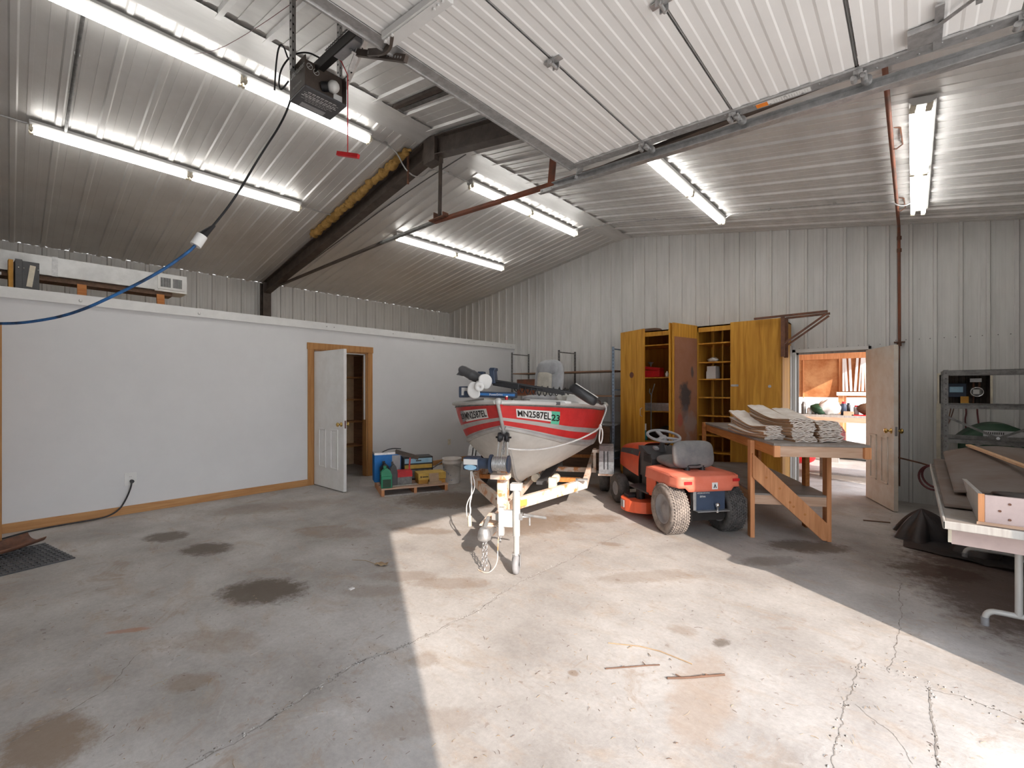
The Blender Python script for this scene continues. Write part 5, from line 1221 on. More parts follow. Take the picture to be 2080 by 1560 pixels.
# rusty shelf brackets on the cabinet side
for y, lab in ((6.99, 'rusty triangular shelf bracket at the cabinet corner, nearer one'), (7.22, 'rusty triangular shelf bracket at the cabinet corner, one behind')):
    t = thing('shelf_bracket', lab, 'shelf bracket', (CX1+.025, y, 1.90), 0, 'rusty shelf brackets')
    MB().beam((0, 0, 0), (0, 0, .56), .045, .02, (0, 1, 0)).build('upright_arm', 'rust', t)
    MB().beam((-.35 if y < 7.1 else 0, 0, .55), (.50, 0, .56), .04, .025).build('level_arm', 'rust', t)
    MB().beam((.49, 0, .53), (.02, 0, .18), .035, .02).build('brace_arm', 'rust', t)

# things on the shelves (local positions in world metres)
def tl(name, label, cat, x, y, z, group=None, rz=0): return thing(name, label, cat, (x, y, z), rz, group)
sh1, sh2, sh3 = 1.66, 1.10, .60
t = tl('red_toolbox', 'bright red plastic case on the upper shelf of the left cabinet bay', 'case', -3.28, 7.30, sh1)
MB().b2((-.13, -.1, 0), (.13, .1, .12)).build('case_body', 'red', t, bevel=.012); MB().box((.0, 0, .15), (.26, .18, .05), (0, .12, 0)).build('case_lid', 'red', t, bevel=.01)
t = tl('metal_funnel', 'small shiny metal funnel standing on the red case', 'funnel', -3.32, 7.25, sh1+.185)
MB().lathe([(.01, 0), (.015, .03), (.05, .07), (.052, .075)], (0, 0, 0), (0, 0, 1), 18).build('cone', 'steel_dark', t)
t = tl('white_spool', 'white spool on a dark green can in the left cabinet bay', 'spool', -2.82, 7.32, sh1)
MB().cyl((0, 0, 0), (0, 0, .09), .075, n=24).build('green_can', 'dkgreen', t); MB().cyl((0, 0, .09), (0, 0, .26), .058, n=24).build('spool_core', 'rope', t); MB().cyl((0, 0, .255), (0, 0, .275), .07, n=24).cyl((0, 0, .09), (0, 0, .10), .07, n=24).build('spool_flange', 'rope', t)
for x, h_, r_, m, lab in ((-3.05, .10, .028, 'white', 'small white bottle beside the red case'), (-2.97, .08, .025, 'ink', 'small black bottle beside the white one'), (-2.70, .16, .02, 'dkgreen', 'slim dark bottle at the right of the left cabinet bay')):
    t = tl('small_bottle', lab, 'bottle', x, 7.28, sh1, 'bottles in the cabinet'); MB().lathe([(0, 0), (r_, 0), (r_, h_*.65), (r_*.5, h_*.8), (r_*.5, h_), (0, h_)], (0, 0, 0), (0, 0, 1), 16).build('bottle_body', m, t)
t = tl('grey_box', 'flat grey metal box on the middle shelf of the left cabinet bay', 'box', -3.15, 7.28, sh2); MB().b2((-.25, -.12, 0), (.22, .12, .13)).build('box_body', 'steel', t, bevel=.006)
t = tl('brown_tray', 'brown tray right of the grey box on the middle cabinet shelf', 'tray', -2.76, 7.3, sh2); MB().b2((-.12, -.12, 0), (.13, .12, .05)).build('tray_body', 'rust', t)
t = tl('hanging_hook', 'dark hook with chain hanging inside the left cabinet door', 'hook', -3.22, 7.04, .75)
mb = MB(); mb.tube([(0, 0, 0), (0, 0, .62), (.03, 0, .70), (.05, 0, .76), (.06, 0, .80)], .010, 8, smooth_path=1); mb.tube([(0, 0, .62), (-.03, 0, .66), (-.02, 0, .72)], .008, 8); mb.build('hook_rod', 'steel_dark', t)
t = tl('black_bag', 'crumpled black bag on the lowest open shelf of the left cabinet bay', 'bag', -2.95, 7.32, sh3)
mb = MB(); random.seed(5); 
def blob(sx, sy, sz, seed, amp=.12):
    random.seed(seed); ph = [random.uniform(0, 6.28) for _ in range(9)]
    def f(u, v):
        a = 2*PI*u; p = PI*v
        r = 1+amp*(math.sin(3*a+ph[0])*math.sin(2*p+ph[1])+.6*math.sin(5*a+ph[2]+3*p)+.5*math.sin(7*p+ph[3]+2*a)*math.sin(p))
        return (sx*r*math.sin(p)*math.cos(a), sy*r*math.sin(p)*math.sin(a), max(-sz*.98, sz*r*math.cos(p)))
    return f
mb.X = Matrix.Translation((0, 0, .12)); mb.grid(blob(.38, .2, .12, 5), 30, 16); mb.build('bag_body', 'tarp', t)
t = tl('teal_bottle', 'teal spray bottle with white cap on the lowest open cabinet shelf', 'bottle', -3.38, 7.16, sh3)
MB().lathe([(0, 0), (.038, 0), (.038, .11), (.02, .15), (.02, .17)], (0, 0, 0), (0, 0, 1), 16).build('bottle_body', 'teal', t); MB().cyl((0, 0, .17), (0, 0, .28), .022, n=12).build('bottle_cap', 'white', t)
t = tl('glove_pile', 'dark glove on a shelf in the right cabinet bay above the workbench', 'glove', -2.15, 7.2, .76); mb = MB(); mb.X = Matrix.Translation((0, 0, .035)); mb.grid(blob(.15, .1, .035, 8), 20, 10); mb.build('glove_body', 'black', t)
t = tl('paper_stack', 'stack of white and grey papers in the right cabinet bay', 'paper stack', -2.34, 7.38, 1.62); MB().b2((-.08, -.1, 0), (.06, .12, .12)).b2((-.07, -.1, .12), (.06, .1, .20)).build('papers', 'white', t)
t = tl('rag_pile', 'pale rag lying on the upper shelf of the right cabinet bay', 'rag', -2.34, 7.36, 1.88); mb = MB(); mb.X = Matrix.Translation((0, 0, .04)); mb.grid(blob(.08, .09, .04, 11), 18, 10); mb.build('rag', 'white', t)

# ---------------------------------------------------------------- grey steel shelving behind the boat
sr = thing('steel_shelving', 'grey steel frame shelving with brown boards behind the boat, blue post at its right end', 'shelving', (0, 7.08, 0))
def frame_end(x, h, m='steel_dark'):
    for y in (0, .55):
        mb = MB(); mb.b2((x-.024, y-.018, 0), (x+.024, y-.014, h)).b2((x-.024, y-.018, 0), (x-.020, y+.022, h))
        for k in range(int(h/.06)): mb.b2((x-.004, y-.0195, .03+k*.06), (x+.006, y-.0175, .055+k*.06), mi=1)
        mb.build('post', [m, 'ink'], sr)
    for z in (h-.03, h-.75, .25): MB().b2((x-.006, 0, z-.02), (x+.006, .55, z)).build('end_bar', m, sr)
frame_end(-6.312, 2.24); frame_end(-5.097, 2.22)
frame_end(-3.93, 2.21, 'blue_steel')
for z in (1.80, 1.35, .84, .38):
    MB().b2((-6.31, 0.0, z-.022), (-5.10, .55, z)).build('shelf_board', 'shelfboard', sr); MB().b2((-5.09, 0.0, z-.022), (-3.93, .55, z)).build('shelf_board', 'shelfboard' if z > 1 else 'grey_wood', sr)
t = tl('brown_box', 'reddish brown box on the shelving behind the boat', 'box', -6.15, 7.3, 1.35); MB().b2((-.1, -.15, 0), (.75, .2, .32)).build('box_body', 'rust_red', t)
t = tl('dark_board', 'dark brown board leaning below the shelving between boat and cabinet', 'board', -4.5, 7.25, 0); MB().b2((-.5, -.2, .0), (.5, -.17, .80)).build('board', 'dark_wood', t)

# ---------------------------------------------------------------- along the partition: outlets, cord, mat, pallet and its load
def outlet(y, z, label, m='white', hgt=.115, wd=.07):
    t = thing('wall_outlet', label, 'outlet', (XP, y, z), 0)
    MB().b2((0, -wd/2, -hgt/2), (.006, wd/2, hgt/2)).build('cover_plate', m, t, bevel=.002)
    mb = MB()
    for dz_ in (-.024, .024):
        mb.b2((.006, -.016, dz_-.014), (.008, .016, dz_+.014))
        for s in (-1, 1): mb.b2((.008, s*.006-.0012, dz_-.002), (.0085, s*.006+.0012, dz_+.008), mi=1)
    mb.build('socket', [m, 'ink'], t); return t
outlet(.945, .405, 'white wall outlet on the partition with a black cord plugged in', hgt=.15, wd=.11)
outlet(5.80, .42, 'ivory wall outlet on the partition beside the boat', 'ivory')
t = thing('extension_cord', 'black cord plugged into the left wall outlet and trailing along the baseboard', 'power cord', (XP+.03, .955, .38)); o = Vector(t.location)
MB().cyl((-.02, 0, 0), (.02, 0, 0), .02, n=12).build('plug', 'black', t)
P_ = [(-6.81, .955, .38), (-6.80, .94, .30), (-6.805, .90, .18), (-6.80, .84, .07), (-6.78, .74, .02), (-6.77, .62, .012), (-6.76, .40, .012), (-6.73, .15, .012), (-6.55, -.06, .012), (-6.3, -.4, .012)]
MB().tube([Vector(p)-o for p in P_], .008, 8, smooth_path=3).build('cord', 'black', t)
t = thing('rubber_mat', 'dark grey perforated rubber mat on the floor at the left edge', 'floor mat', (-5.60, -.10, 0), 12)
mb = MB(); random.seed(2)
for i in range(11): mb.b2((-.42+.072*i, -.50, 0), (-.42+.072*i+.020, .42, .012))
for j in range(26): mb.b2((-.42, -.50+.036*j, 0), (.32, -.50+.036*j+.018, .010))
mb.build('mat_grid', 'dkgrey', t)
t = thing('dust_pan', 'old brown metal scoop lying partly on the rubber mat', 'scoop', (-5.93, -.02, .014), 20)
mb = MB(); mb.grid(lambda u, v: (-.16+.32*u, -.35+.55*v-.08*(2*u-1)**2*(1-v), .010+.05*(2*u-1)**4+.05*v*v), 14, 12); mb.build('scoop_plate', 'rust', t, solid=.006)
MB().tube([(-.16, -.40, .02), (.0, -.36, .012), (.16, -.40, .02)], .009, 6, smooth_path=2).build('scoop_rim', 'steel', t)

PA = (-5.36, 3.35, 0); PRZ = math.degrees(math.atan2(4.216-3.349, -4.963+5.356))   # pallet front edge direction
pl_ = thing('wooden_pallet', 'small wooden pallet carrying toolboxes and jugs by the closet door', 'pallet', PA, PRZ)
for x in (0, .44, .88): MB().b2((x, 0, 0), (x+.04, .75, .09)).build('bearer', 'pine_z', pl_)
for i, y in enumerate((0, .15, .30, .45, .60)): MB().b2((-.0, y, .09), (.93, y+.10, .108)).build('deck_board', 'pine_x' if i else 'pine_x', pl_)
MB().b2((0, 0.0, -.0), (.93, .03, .018)).build('bottom_board', 'grey_wood', pl_)
pr = math.radians(PRZ)
def pp(x, y, z=.108): return (PA[0]+x*math.cos(pr)-y*math.sin(pr), PA[1]+x*math.sin(pr)+y*math.cos(pr), z)
def pt(name, label, cat, x, y, z=.108, rz=0): return thing(name, label, cat, pp(x, y, z), PRZ+rz)
t = pt('blue_cooler', 'big blue plastic box at the back left of the pallet', 'box', .155, .60)
MB().b2((-.19, -.12, 0), (.19, .12, .40)).build('box_body', 'blue', t, bevel=.008); MB().box((0, .0, .41), (.38, .24, .03)).build('box_lid', 'steel', t); MB().b2((.06, -.123, .12), (.18, -.1205, .38)).build('faded_label', 'vinyl', t)
MB().tube([(-.08, -.05, .42), (.0, -.05, .46), (.10, -.05, .475), (.2, -.05, .46)], .008, 6, smooth_path=2).build('carry_handle', 'black', t)
t = pt('drawer_chest', 'black metal drawer chest with pale blue drawer fronts behind the red toolbox', 'tool chest', .60, .60)
MB().b2((-.22, -.13, 0), (.22, .13, .335)).build('chest_body', 'black', t, bevel=.004)
for z, m in ((.245, 'paleblue'), (.165, 'yellow'), (.02, 'steel_dark')):
    d = MB().b2((-.205, -.142, z), (.205, -.128, z+(.07 if z > .2 else .058 if z > .1 else .13))).build('drawer', m, t, bevel=.003)
    if z > .2: MB().b2((-.04, -.150, z+.03), (.04, -.143, z+.045)).build('drawer_pull', 'blackmetal', d)
t = pt('metal_bracket_arm', 'dark rectangular metal tube lying across the blue box and the drawer chest', 'metal bar', .40, .50, .455, -4)
mb = MB(); mb.beam((-.13, 0, .085), (.20, .0, -.025), .09, .055); mb.build('tube_body', 'brown_steel', t); MB().cyl((.2, .03, -.09), (.2, .03, .0), .008).build('pin', 'black', t)
t = pt('red_toolbox', 'red lidded grey steel toolbox in the middle of the pallet', 'toolbox', .31, .26)
MB().b2((-.15, -.10, 0), (.13, .10, .11)).build('box_body', 'steel_dark', t); MB().prism([(-.10, .11), (.10, .11), (.07, .19), (-.07, .19)], -.16, .14, 'x').build('box_lid', 'red', t)
MB().box((.12, .02, .25), (.02, .012, .22), (0, .08, 0)).build('upright_handle', 'red', t)
def jug(t, wd, dp, h, m):
    mb = MB(); mb.b2((-wd/2, -dp/2, 0), (wd/2, dp/2, h*.55)); mb.prism([(-wd/2, h*.55), (wd/2, h*.55), (wd*.30, h*.80), (wd*.05, h*.90), (-wd*.15, h*.90), (-wd/2, h*.72)], -dp/2, dp/2, 'y'); mb.build('jug_body', m, t, bevel=.012)
    MB().cyl((-.02, 0, h*.88), (-.02, 0, h), wd*.14, n=14).build('jug_cap', m, t)
t = pt('oil_jug', 'green plastic oil jug at the front left corner of the pallet', 'jug', .075, .07); jug(t, .145, .09, .30, 'green')
MB().b2((-.055, -.0485, .01), (.055, -.046, .12)).build('jug_label', 'dkgreen', t)
t = pt('oil_jug', 'tall dark grey oil bottle just behind the green jug', 'jug', .185, .15); jug(t, .10, .08, .34, 'dkgrey')
t = pt('oil_jug', 'black jug with a handle in front of the blue box', 'jug', .09, .30); jug(t, .14, .09, .33, 'black')
t = pt('yellow_carton', 'flat ochre cardboard carton with printed end, front right of the pallet', 'carton', .72, .22); MB().b2((-.20, -.13, .06), (.20, .13, .15)).build('carton_body', 'yellow', t, bevel=.003)
MB().b2((-.17, -.132, .09), (-.155, -.1305, .115)).b2((-.145, -.132, .095), (-.06, -.1305, .108)).build('carton_print', 'ink', t); MB().b2((-.19, -.10, 0), (-.05, .13, .06)).b2((-.02, -.13, 0), (.19, .13, .055)).build('lower_box', 'gold', t)
t = pt('card_piece', 'piece of plain cardboard leaning on the front of the yellow carton', 'cardboard', .74, .07); MB().box((0, 0, .075), (.14, .006, .15), (-.25, 0, 0)).build('card', 'card', t); MB().b2((-.09, -.045, 0), (.10, .0, .035)).build('card_foot', 'card', t)
t = pt('steel_bar', 'grey steel bar leaning over the drawer chest towards the wall', 'bar', .62, .42, .13); MB().tube([(-.18, 0, .0), (.1, .08, .07), (.44, .25, .21)], .010, 6).build('bar', 'steel_dark', t)
t = pt('loose_stick', 'pale strip of wood lying across the pallet', 'stick', .31, .10, .110); MB().box((.02, 0, .008), (.34, .03, .014), (0, 0, .05)).build('strip', 'grey_wood', t)
t = thing('plastic_bucket', 'dirty white plastic bucket behind the pallet', 'bucket', (-5.39, 4.62, 0), 20)
mb = MB(); mb.lathe([(0, .005), (.115, 0), (.12, .005), (.145, .30), (.152, .30), (.152, .33), (.147, .335), (.150, .36), (.155, .37), (.155, .385), (.143, .385), (.135, .30), (.11, .02), (0, .02)], (0, 0, 0), (0, 0, 1), 32); mb.build('bucket_body', 'bucket' if 'bucket' in M else 'white', t)
MB().torus((0, 0, .24), (0, .5, 1), .155, .003, 26, 5, 0, PI*.8, PI*1.8).build('bail_handle', 'steel', t)
mb = MB(); random.seed(12)
for k in range(16):
    a = -2.2+random.uniform(0, 1.2); z = random.uniform(.05, .26); r_ = .121+(z/.3)*.026
    mb.ball((math.cos(a)*r_, math.sin(a)*r_, z), random.uniform(.006, .014), 6, 0, (1, 1, .6))
mb.build('paint_drip', 'blue_steel', t)
t = thing('angle_iron_leg', 'dark rusty iron leaning behind the bucket', 'angle iron', (-5.30, 5.05, 0), 40)
MB().beam((-.1, 0, .34), (.32, .0, .01), .05, .012).build('iron_bar', 'brown_steel', t)
# ---------------------------------------------------------------- right side: steel rack, folding table and what lies on it
rk = thing('steel_rack', 'dark grey slotted steel rack behind the cluttered folding table', 'rack', (.24, 6.60, 0))
def post(x, y, h, m='steel_dark'):
    mb = MB(); mb.b2((x-.003, y-.02, 0), (x, y+.02, h)).b2((x-.003, y-.023, 0), (x+.036, y-.02, h))
    for k in range(int(h/.055)): mb.cyl((x+.017, y-.0232, .03+k*.055), (x+.017, y-.0245, .03+k*.055), .005, n=6, mi=1)
    mb.build('rack_post', [m, 'ink'], rk)
for x, y in ((0, 0), (0, .55), (.76, 0), (.76, .55)): post(x, y, 1.66)
for z in (1.655, 1.30, .94, .30):
    mb = MB(); mb.b2((0, -.022, z-.045), (.78, -.018, z)).b2((0, -.022, z-.004), (.78, .57, z-.001) if z < .5 else (.78, .015, z)); mb.b2((0, .56, z-.045), (.78, .565, z)); mb.b2((-.003, 0, z-.045), (.0, .56, z)); mb.build('rack_beam', 'steel_dark', rk)
MB().beam((.02, -.03, 1.17), (.76, -.03, .76), .022, .005, (0, 1, 0)).build('cross_brace', 'steel_dark', rk)
MB().beam((.02, -.036, .76), (.76, -.036, 1.17), .022, .005, (0, 1, 0)).build('cross_brace', 'steel_dark', rk)
MB().cyl((.39, -.045, .965), (.39, -.03, .965), .015, n=10).build('brace_bolt', 'chrome', rk)
# meters inside the recess
t = thing('control_box', 'dark blue control box with a pale screen inside the wall recess', 'control box', (.40, 7.93, 1.29)); MB().b2((-.09, -.06, .07), (.09, .03, .24)).build('box_body', 'navy', t, bevel=.005); MB().box((.0, -.062, .165), (.12, .004, .07)).build('screen_panel', 'paleblue', t)
t = thing('yellow_bottle', 'orange jar at the bottom of the wall recess', 'jar', (.47, 7.83, 1.285)); MB().b2((-.035, -.03, 0), (.035, .03, .085)).build('jar_body', 'gold', t); MB().b2((-.035, -.035, 0), (.04, .035, .008)).build('jar_base', 'yellow', t)
t = thing('gas_meter', 'round metal gauge valve with pipes inside the wall recess', 'gauge', (.58, 7.90, 1.29))
MB().b2((-.055, -.05, .08), (.055, .0, .19)).build('gauge_body', 'steel_dark', t, bevel=.02); MB().torus((0, -.055, .135), (0, 1, 0), .055, .008, 24, 6).build('gauge_ring', 'chrome', t); MB().b2((-.06, -.04, .255), (.04, -.03, .30)).build('gauge_top', 'steel', t)
MB().cyl((-.03, -.03, .19), (-.03, -.03, .26), .01).cyl((.02, -.03, .19), (.02, -.03, .26), .01).cyl((-.03, -.02, 0), (-.03, -.02, .09), .008).build('gauge_pipe', 'rust', t); MB().b2((-.035, -.054, .11), (.02, -.051, .165)).build('gauge_face', 'white', t)
t = thing('hose_pair', 'dark hoses hanging down the wall below the recess', 'hose', (.47, 7.70, 1.27))
MB().tube([(0, 0, 0), (.01, 0, -.10), (-.005, 0, -.18), (.01, 0, -.32), (-.02, 0, -.5), (-.06, -.02, -.62)], .008, 6, smooth_path=2).build('hose', 'maroon', t); MB().tube([(.10, 0, 0), (.10, 0, -.1), (.115, 0, -.25), (.11, 0, -.4)], .008, 6, smooth_path=2).build('hose', 'maroon', t)
MB().tube([(-.12, 0, 0), (-.14, 0, -.15), (-.17, -.02, -.32)], .005, 6, smooth_path=2).tube([(-.09, 0, 0), (-.12, 0, -.15), (-.17, -.02, -.30)], .005, 6, smooth_path=2).build('wire_pair', 'rust', t)
t = thing('green_machine', 'dark green domed machine with vent slots standing behind the rack', 'machine', (.76, 7.47, 0))
MB().b2((-.32, -.24, 0), (.22, .24, .78)).build('machine_base', 'black', t)
mb = MB(); mb.grid(lambda u, v: (-.34+.62*u-.04, -.25+.5*v, .78+.29*math.sin(PI*min(1, .08+.92*u*.9))**.7), 20, 6); mb.grid(lambda u, v: (-.38+.62*u, -.25, .55+(.23+.29*math.sin(PI*min(1, .08+.92*u*.9))**.7)*v), 20, 4); mb.build('machine_hood', 'dkgreen', t, solid=.01)
mb = MB(); mb.b2((-.18, -.265, .90), (.2, -.255, 1.0));
for r_ in range(2):
    for k in range(9): mb.b2((-.16+.016*k, -.268, .915+.045*r_), (-.152+.016*k, -.265, .94+.045*r_), mi=1)
mb.build('vent_plate', ['steel', 'ink'], t); MB().b2((-.10, -.27, .68), (.06, -.255, .80)).build('yellow_bracket', 'gold', t)
t = thing('leaning_rod', 'thin dark rod leaning low against the back wall beside the white door', 'rod', (-.15, 7.55, .52)); MB().tube([(-.1, .10, .08), (.22, .0, .02), (.50, -.1, -.05)], .010, 6).build('rod', 'rust', t)
t = thing('coiled_hose', 'dark coiled hose hanging beside the rack post', 'hose', (.17, 7.2, .42)); MB().torus((0, 0, 0), (.6, 1, 0), .14, .012, 26, 8).torus((.02, .0, .02), (.6, 1, .1), .13, .012, 26, 8).build('hose_loop', 'maroon', t)
t = thing('wall_strip_guard', 'pale vertical strip on the back wall behind the rack post', 'strip', (.235, 7.70, .2)); MB().b2((-.02, 0, 0), (.03, .02, 1.08)).build('strip', 'ivory', t)

ft = thing('folding_table', 'old pale-legged folding table against the right wall, covered with junk', 'folding table', (.13, 3.35, 0))
MB().b2((0, 0, .715), (.86, 2.50, .74)).build('table_top', 'worktop', ft, bevel=.004)
MB().b2((-.012, -.012, .705), (.87, .0, .748)).b2((-.012, -.012, .705), (.0, 2.5, .748)).build('table_edge', 'grey_wood', ft, bevel=.004)
MB().b2((.03, .16, .59), (.87, .18, .715)).b2((.032, .181, .592), (.05, .60, .713)).build('apron', 'pink', ft)
mb = MB(); mb.b2((.015, .145, .60), (.030, .159, .714)); mb.build('apron_corner', 'ivory', ft)
for y, z1 in ((.66, .70), (2.12, .70)):
    mb = MB(); r_ = .0165
    mb.tube([(.20, y, 0.0), (.20, y, .055), (.215, y, .085), (.25, y, .10), (.70, y, .10), (.735, y, .085), (.75, y, .055), (.75, y, 0)], r_, 10, smooth_path=2); mb.build('foot_tube', 'alu_light', ft)
    for x in (.34, .62): MB().tube([(x, y, .10), (x, y, z1)], .018, 10).build('leg', 'alu_light', ft)
    MB().cyl((.34, y, .40), (.6, y+(.5 if y < 1 else -.5), .69), .006, n=6).build('leg_brace', 'steel', ft)
    MB().cyl((.20, y, 0), (.20, y, .05), .019, n=12).cyl((.75, y, 0), (.75, y, .05), .019, n=12).build('foot_cap', 'grey', ft)
t = thing('upturned_drawer', 'worn wooden box with a faded pink side lying on the folding table', 'wooden box', (.28, 3.42, .742))
MB().b2((.0005, .0, .001), (.70, .018, .155)).build('front_side', 'pink', t, bevel=.002)
MB().b2((-.024, -.004, .0), (-.0005, .003, .16)).build('end_strip', 'pine_z', t); MB().prism([(0.004, 0.001), (1.35, 0.001), (1.35, .06), (0.004, .154)], -.021, -.001, 'x').build('long_side', 'grey_wood', t)
MB().b2((-.03, -.018, -.0), (.72, -.005, .014)).build('bottom_edge', 'pine_x', t)
mb = MB()
for q in ((.09, .12), (.09, .04), (.055, .08)): mb.cyl((q[0], -.004, q[1]), (q[0], 0, q[1]), .006, n=8)
mb.build('rivet', 'rust', t)
t = thing('black_plastic_sheet', 'crumpled black plastic inside the pink-sided wooden box', 'plastic sheet', (.60, 3.95, .745)); mb = MB(); mb.X = Matrix.Translation((0, 0, .04)); mb.grid(blob(.27, .32, .05, 21, .2), 36, 18); mb.build('sheet', 'tarp', t)
t = thing('warped_panel', 'large brown-grey warped sheet of hardboard arching over the far end of the table', 'hardboard sheet', (.60, 4.75, .745), 0)
mb = MB(); mb.grid(lambda u, v: (-.40+.80*u, -.62+1.5*v, .012+.15*math.sin(PI*min(1, max(0, (u*.75+.16))))*(.30+.70*v)+.06*v), 24, 24); mb.build('panel', 'brownsheet', t, solid=.006)
t = thing('bent_hardboard', 'curled brown hardboard strip over the left edge of the table', 'hardboard strip', (.14, 4.75, .745))
mb = MB(); mb.grid(lambda u, v: (.0+.15*u, -1.0+2.0*v, .005+.02*v+.02*math.sin(PI*u)*(v)+.03*v*v*(1-u)), 8, 24); mb.build('strip', 'brownsheet', t, solid=.006)
t = thing('yellow_scrap', 'small ochre paper scrap on the left edge of the table', 'scrap', (.20, 3.85, .7425), 40); MB().b2((-.03, -.02, 0), (.03, .02, .002)).build('scrap', 'gold', t)
t = thing('wooden_stick', 'long orange wooden stick lying on the warped sheet', 'stick', (.60, 4.80, .925)); MB().beam((-.24, .80, .04), (.12, -.80, -.03), .035, .016).build('stick', 'pine', t)
tp_ = thing('tarpaulin', 'crumpled black tarpaulin heaped on the floor under the folding table', 'tarpaulin', (.08, 5.95, 0), 0)
mb = MB(); mb.X = Matrix.Translation((-.02, .10, .0))
def tent(u, v):
    a = 2*PI*u; r = v; random.seed(1); ph = 1.3
    R_ = .24+.05*math.sin(3*a+ph)+.03*math.sin(7*a); h = .27*(1-r)**.8*(1+.0*a)+.09*math.sin(4*a+1)*r*(1-r)+.05*math.sin(9*a)*r*(1-r)
    return (R_*r*math.cos(a)*.95, R_*r*math.sin(a)*1.3, max(.004, h+.02*math.sin(9*a)*(1-r)*r))
mb.grid(tent, 40, 14); mb.build('tarp_peak', 'tarp', tp_)
mb = MB(); mb.X = Matrix.Translation((.42, -.02, 0)); mb.grid(lambda u, v: tuple(Vector(tent(u, v))*1.25+Vector((0, 0, 0))), 40, 14); mb.build('tarp_peak', 'tarp', tp_)
mb = MB(); mb.grid(lambda u, v: (-.15+.9*u, -.45+.7*v-.3*u*(1-v), .008+.03*abs(math.sin(11*u+5*v))*(1-.7*v)*u), 36, 18); mb.build('tarp_tail', 'tarp', tp_)
t = thing('thin_strip', 'thin dark strip of wood on the floor left of the tarpaulin', 'stick', (-.30, 6.35, 0), 20); MB().b2((-.12, -.01, 0), (.12, .01, .01)).build('strip', 'dark_wood', t)

# ---------------------------------------------------------------- beyond the back doorway
ab = thing('far_bench', 'rough wooden bench seen through the back doorway, crowded with cans and bags', 'workbench', (-1.3, 11.3, 0))
MB().b2((-1.2, -.3, .90), (1.6, .35, .945)).build('bench_top', 'grey_wood', ab); MB().b2((-1.2, -.3, .80), (1.6, -.26, .90)).build('front_rail', 'pine_x', ab)
for x in (-1.1, 0.05, 1.4): MB().b2((x, -.27, 0), (x+.14, -.16, .84)).build('leg', 'grey_wood', ab)
for x in (-1.1, 1.4): MB().b2((x, .2, 0), (x+.12, .3, .9)).build('leg', 'grey_wood', ab)
z0 = .945
def can(x, h, r, m, label, cap=None, y=11.15, group='cans on the far bench', z=z0):
    t = thing('spray_can', label, 'can', (x, y, z), 0, group); MB().lathe([(0, 0), (r, 0), (r, h*.8), (r*.6, h*.88), (r*.6, h*.9)], (0, 0, 0), (0, 0, 1), 16).build('can_body', m, t)
    MB().cyl((0, 0, h*.86), (0, 0, h), r*.7, n=14).build('can_cap', cap or m, t)
can(-1.72, .26, .045, 'steel_dark', 'dark tall can at the left end of the bench beyond the doorway'); can(-1.62, .14, .045, 'white', 'short pale can next to the dark one beyond the doorway'); can(-1.54, .13, .04, 'steel', 'short grey can beside the white bag beyond the doorway')
can(-1.04, .27, .05, 'navy', 'blue can with a red cap on the bench beyond the doorway', 'red'); can(-.98, .24, .035, 'black', 'dark can behind the red-capped one beyond the doorway', None, 11.35); can(-.84, .20, .045, 'grey', 'pale spray can with a red cap beyond the doorway', 'red')
t = thing('plastic_bag', 'white and green plastic bag slumped on the bench beyond the doorway', 'bag', (-1.28, 11.15, z0)); mb = MB(); mb.X = Matrix.Translation((0, 0, .15)); mb.grid(blob(.20, .14, .155, 31, .1), 34, 18); mb.build('bag_body', 'white', t); mb = MB(); mb.X = Matrix.Translation((-.18, -.02, .11)) @ Matrix.Rotation(.5, 4, 'Y'); mb.grid(blob(.14, .12, .10, 33, .08), 26, 14); mb.build('bag_neck', 'dkgreen', t)
t = thing('card_box', 'small tan carton on the bench beyond the doorway', 'carton', (-.95, 11.05, z0)); MB().b2((-.08, -.05, 0), (.08, .05, .08)).build('carton_body', 'card', t)
t = thing('dark_helmet', 'dark brown rounded lump at the right of the bench beyond the doorway', 'bundle', (-.60, 11.15, z0+.02)); mb = MB(); mb.X = Matrix.Translation((0, 0, .11)); mb.grid(blob(.23, .16, .13, 40, .05), 30, 16); mb.build('bundle_body', 'dark_wood', t)
t = thing('red_folder', 'red flat binder under the dark lump beyond the doorway', 'binder', (-.62, 11.08, z0)); MB().b2((-.28, -.08, 0), (.2, .1, .02)).build('binder', 'red', t)
t = thing('fuel_can', 'dark red fuel jug standing beyond the doorway under the bench', 'jug', (-.97, 9.25, .545), 10); jug(t, .26, .2, .37, 'maroon'); 
t = thing('blue_drum', 'dark blue tub beside the red fuel jug beyond the doorway', 'tub', (-1.14, 9.40, .545)); MB().cyl((0, 0, 0), (0, 0, .30), .10, n=22).build('tub_body', 'teal', t)
lt = thing('low_table', 'low dark wooden table nearest beyond the back doorway', 'table', (-.85, 9.25, 0)); MB().b2((-.35, -.25, .50), (1.4, .5, .545)).build('table_top', 'grey_wood', lt); MB().b2((-.35, -.25, .38), (1.4, -.22, .50)).build('table_rail', 'dark_wood', lt)
for x, y in ((-.32, -.2), (1.3, -.2), (-.32, .4), (1.3, .4)): MB().b2((x, y, 0), (x+.08, y+.08, .5)).build('leg', 'dark_wood', lt)
t = thing('red_bag', 'bright red bag on the floor at the left of the back doorway', 'bag', (-1.66, 10.4, 0)); mb = MB(); mb.X = Matrix.Translation((0, 0, .22)); mb.grid(blob(.26, .2, .22, 51, .05), 26, 14); mb.build('bag_body', 'red', t)
t = thing('floor_sacks', 'long pale bundle lying on the floor beyond the doorway', 'bundle', (-1.0, 11.2, 0)); mb = MB(); mb.X = Matrix.Translation((0, .6, .14)); mb.grid(blob(1.1, .35, .14, 61, .06), 40, 18); mb.build('bundle_body', 'white', t)
random.seed(9)
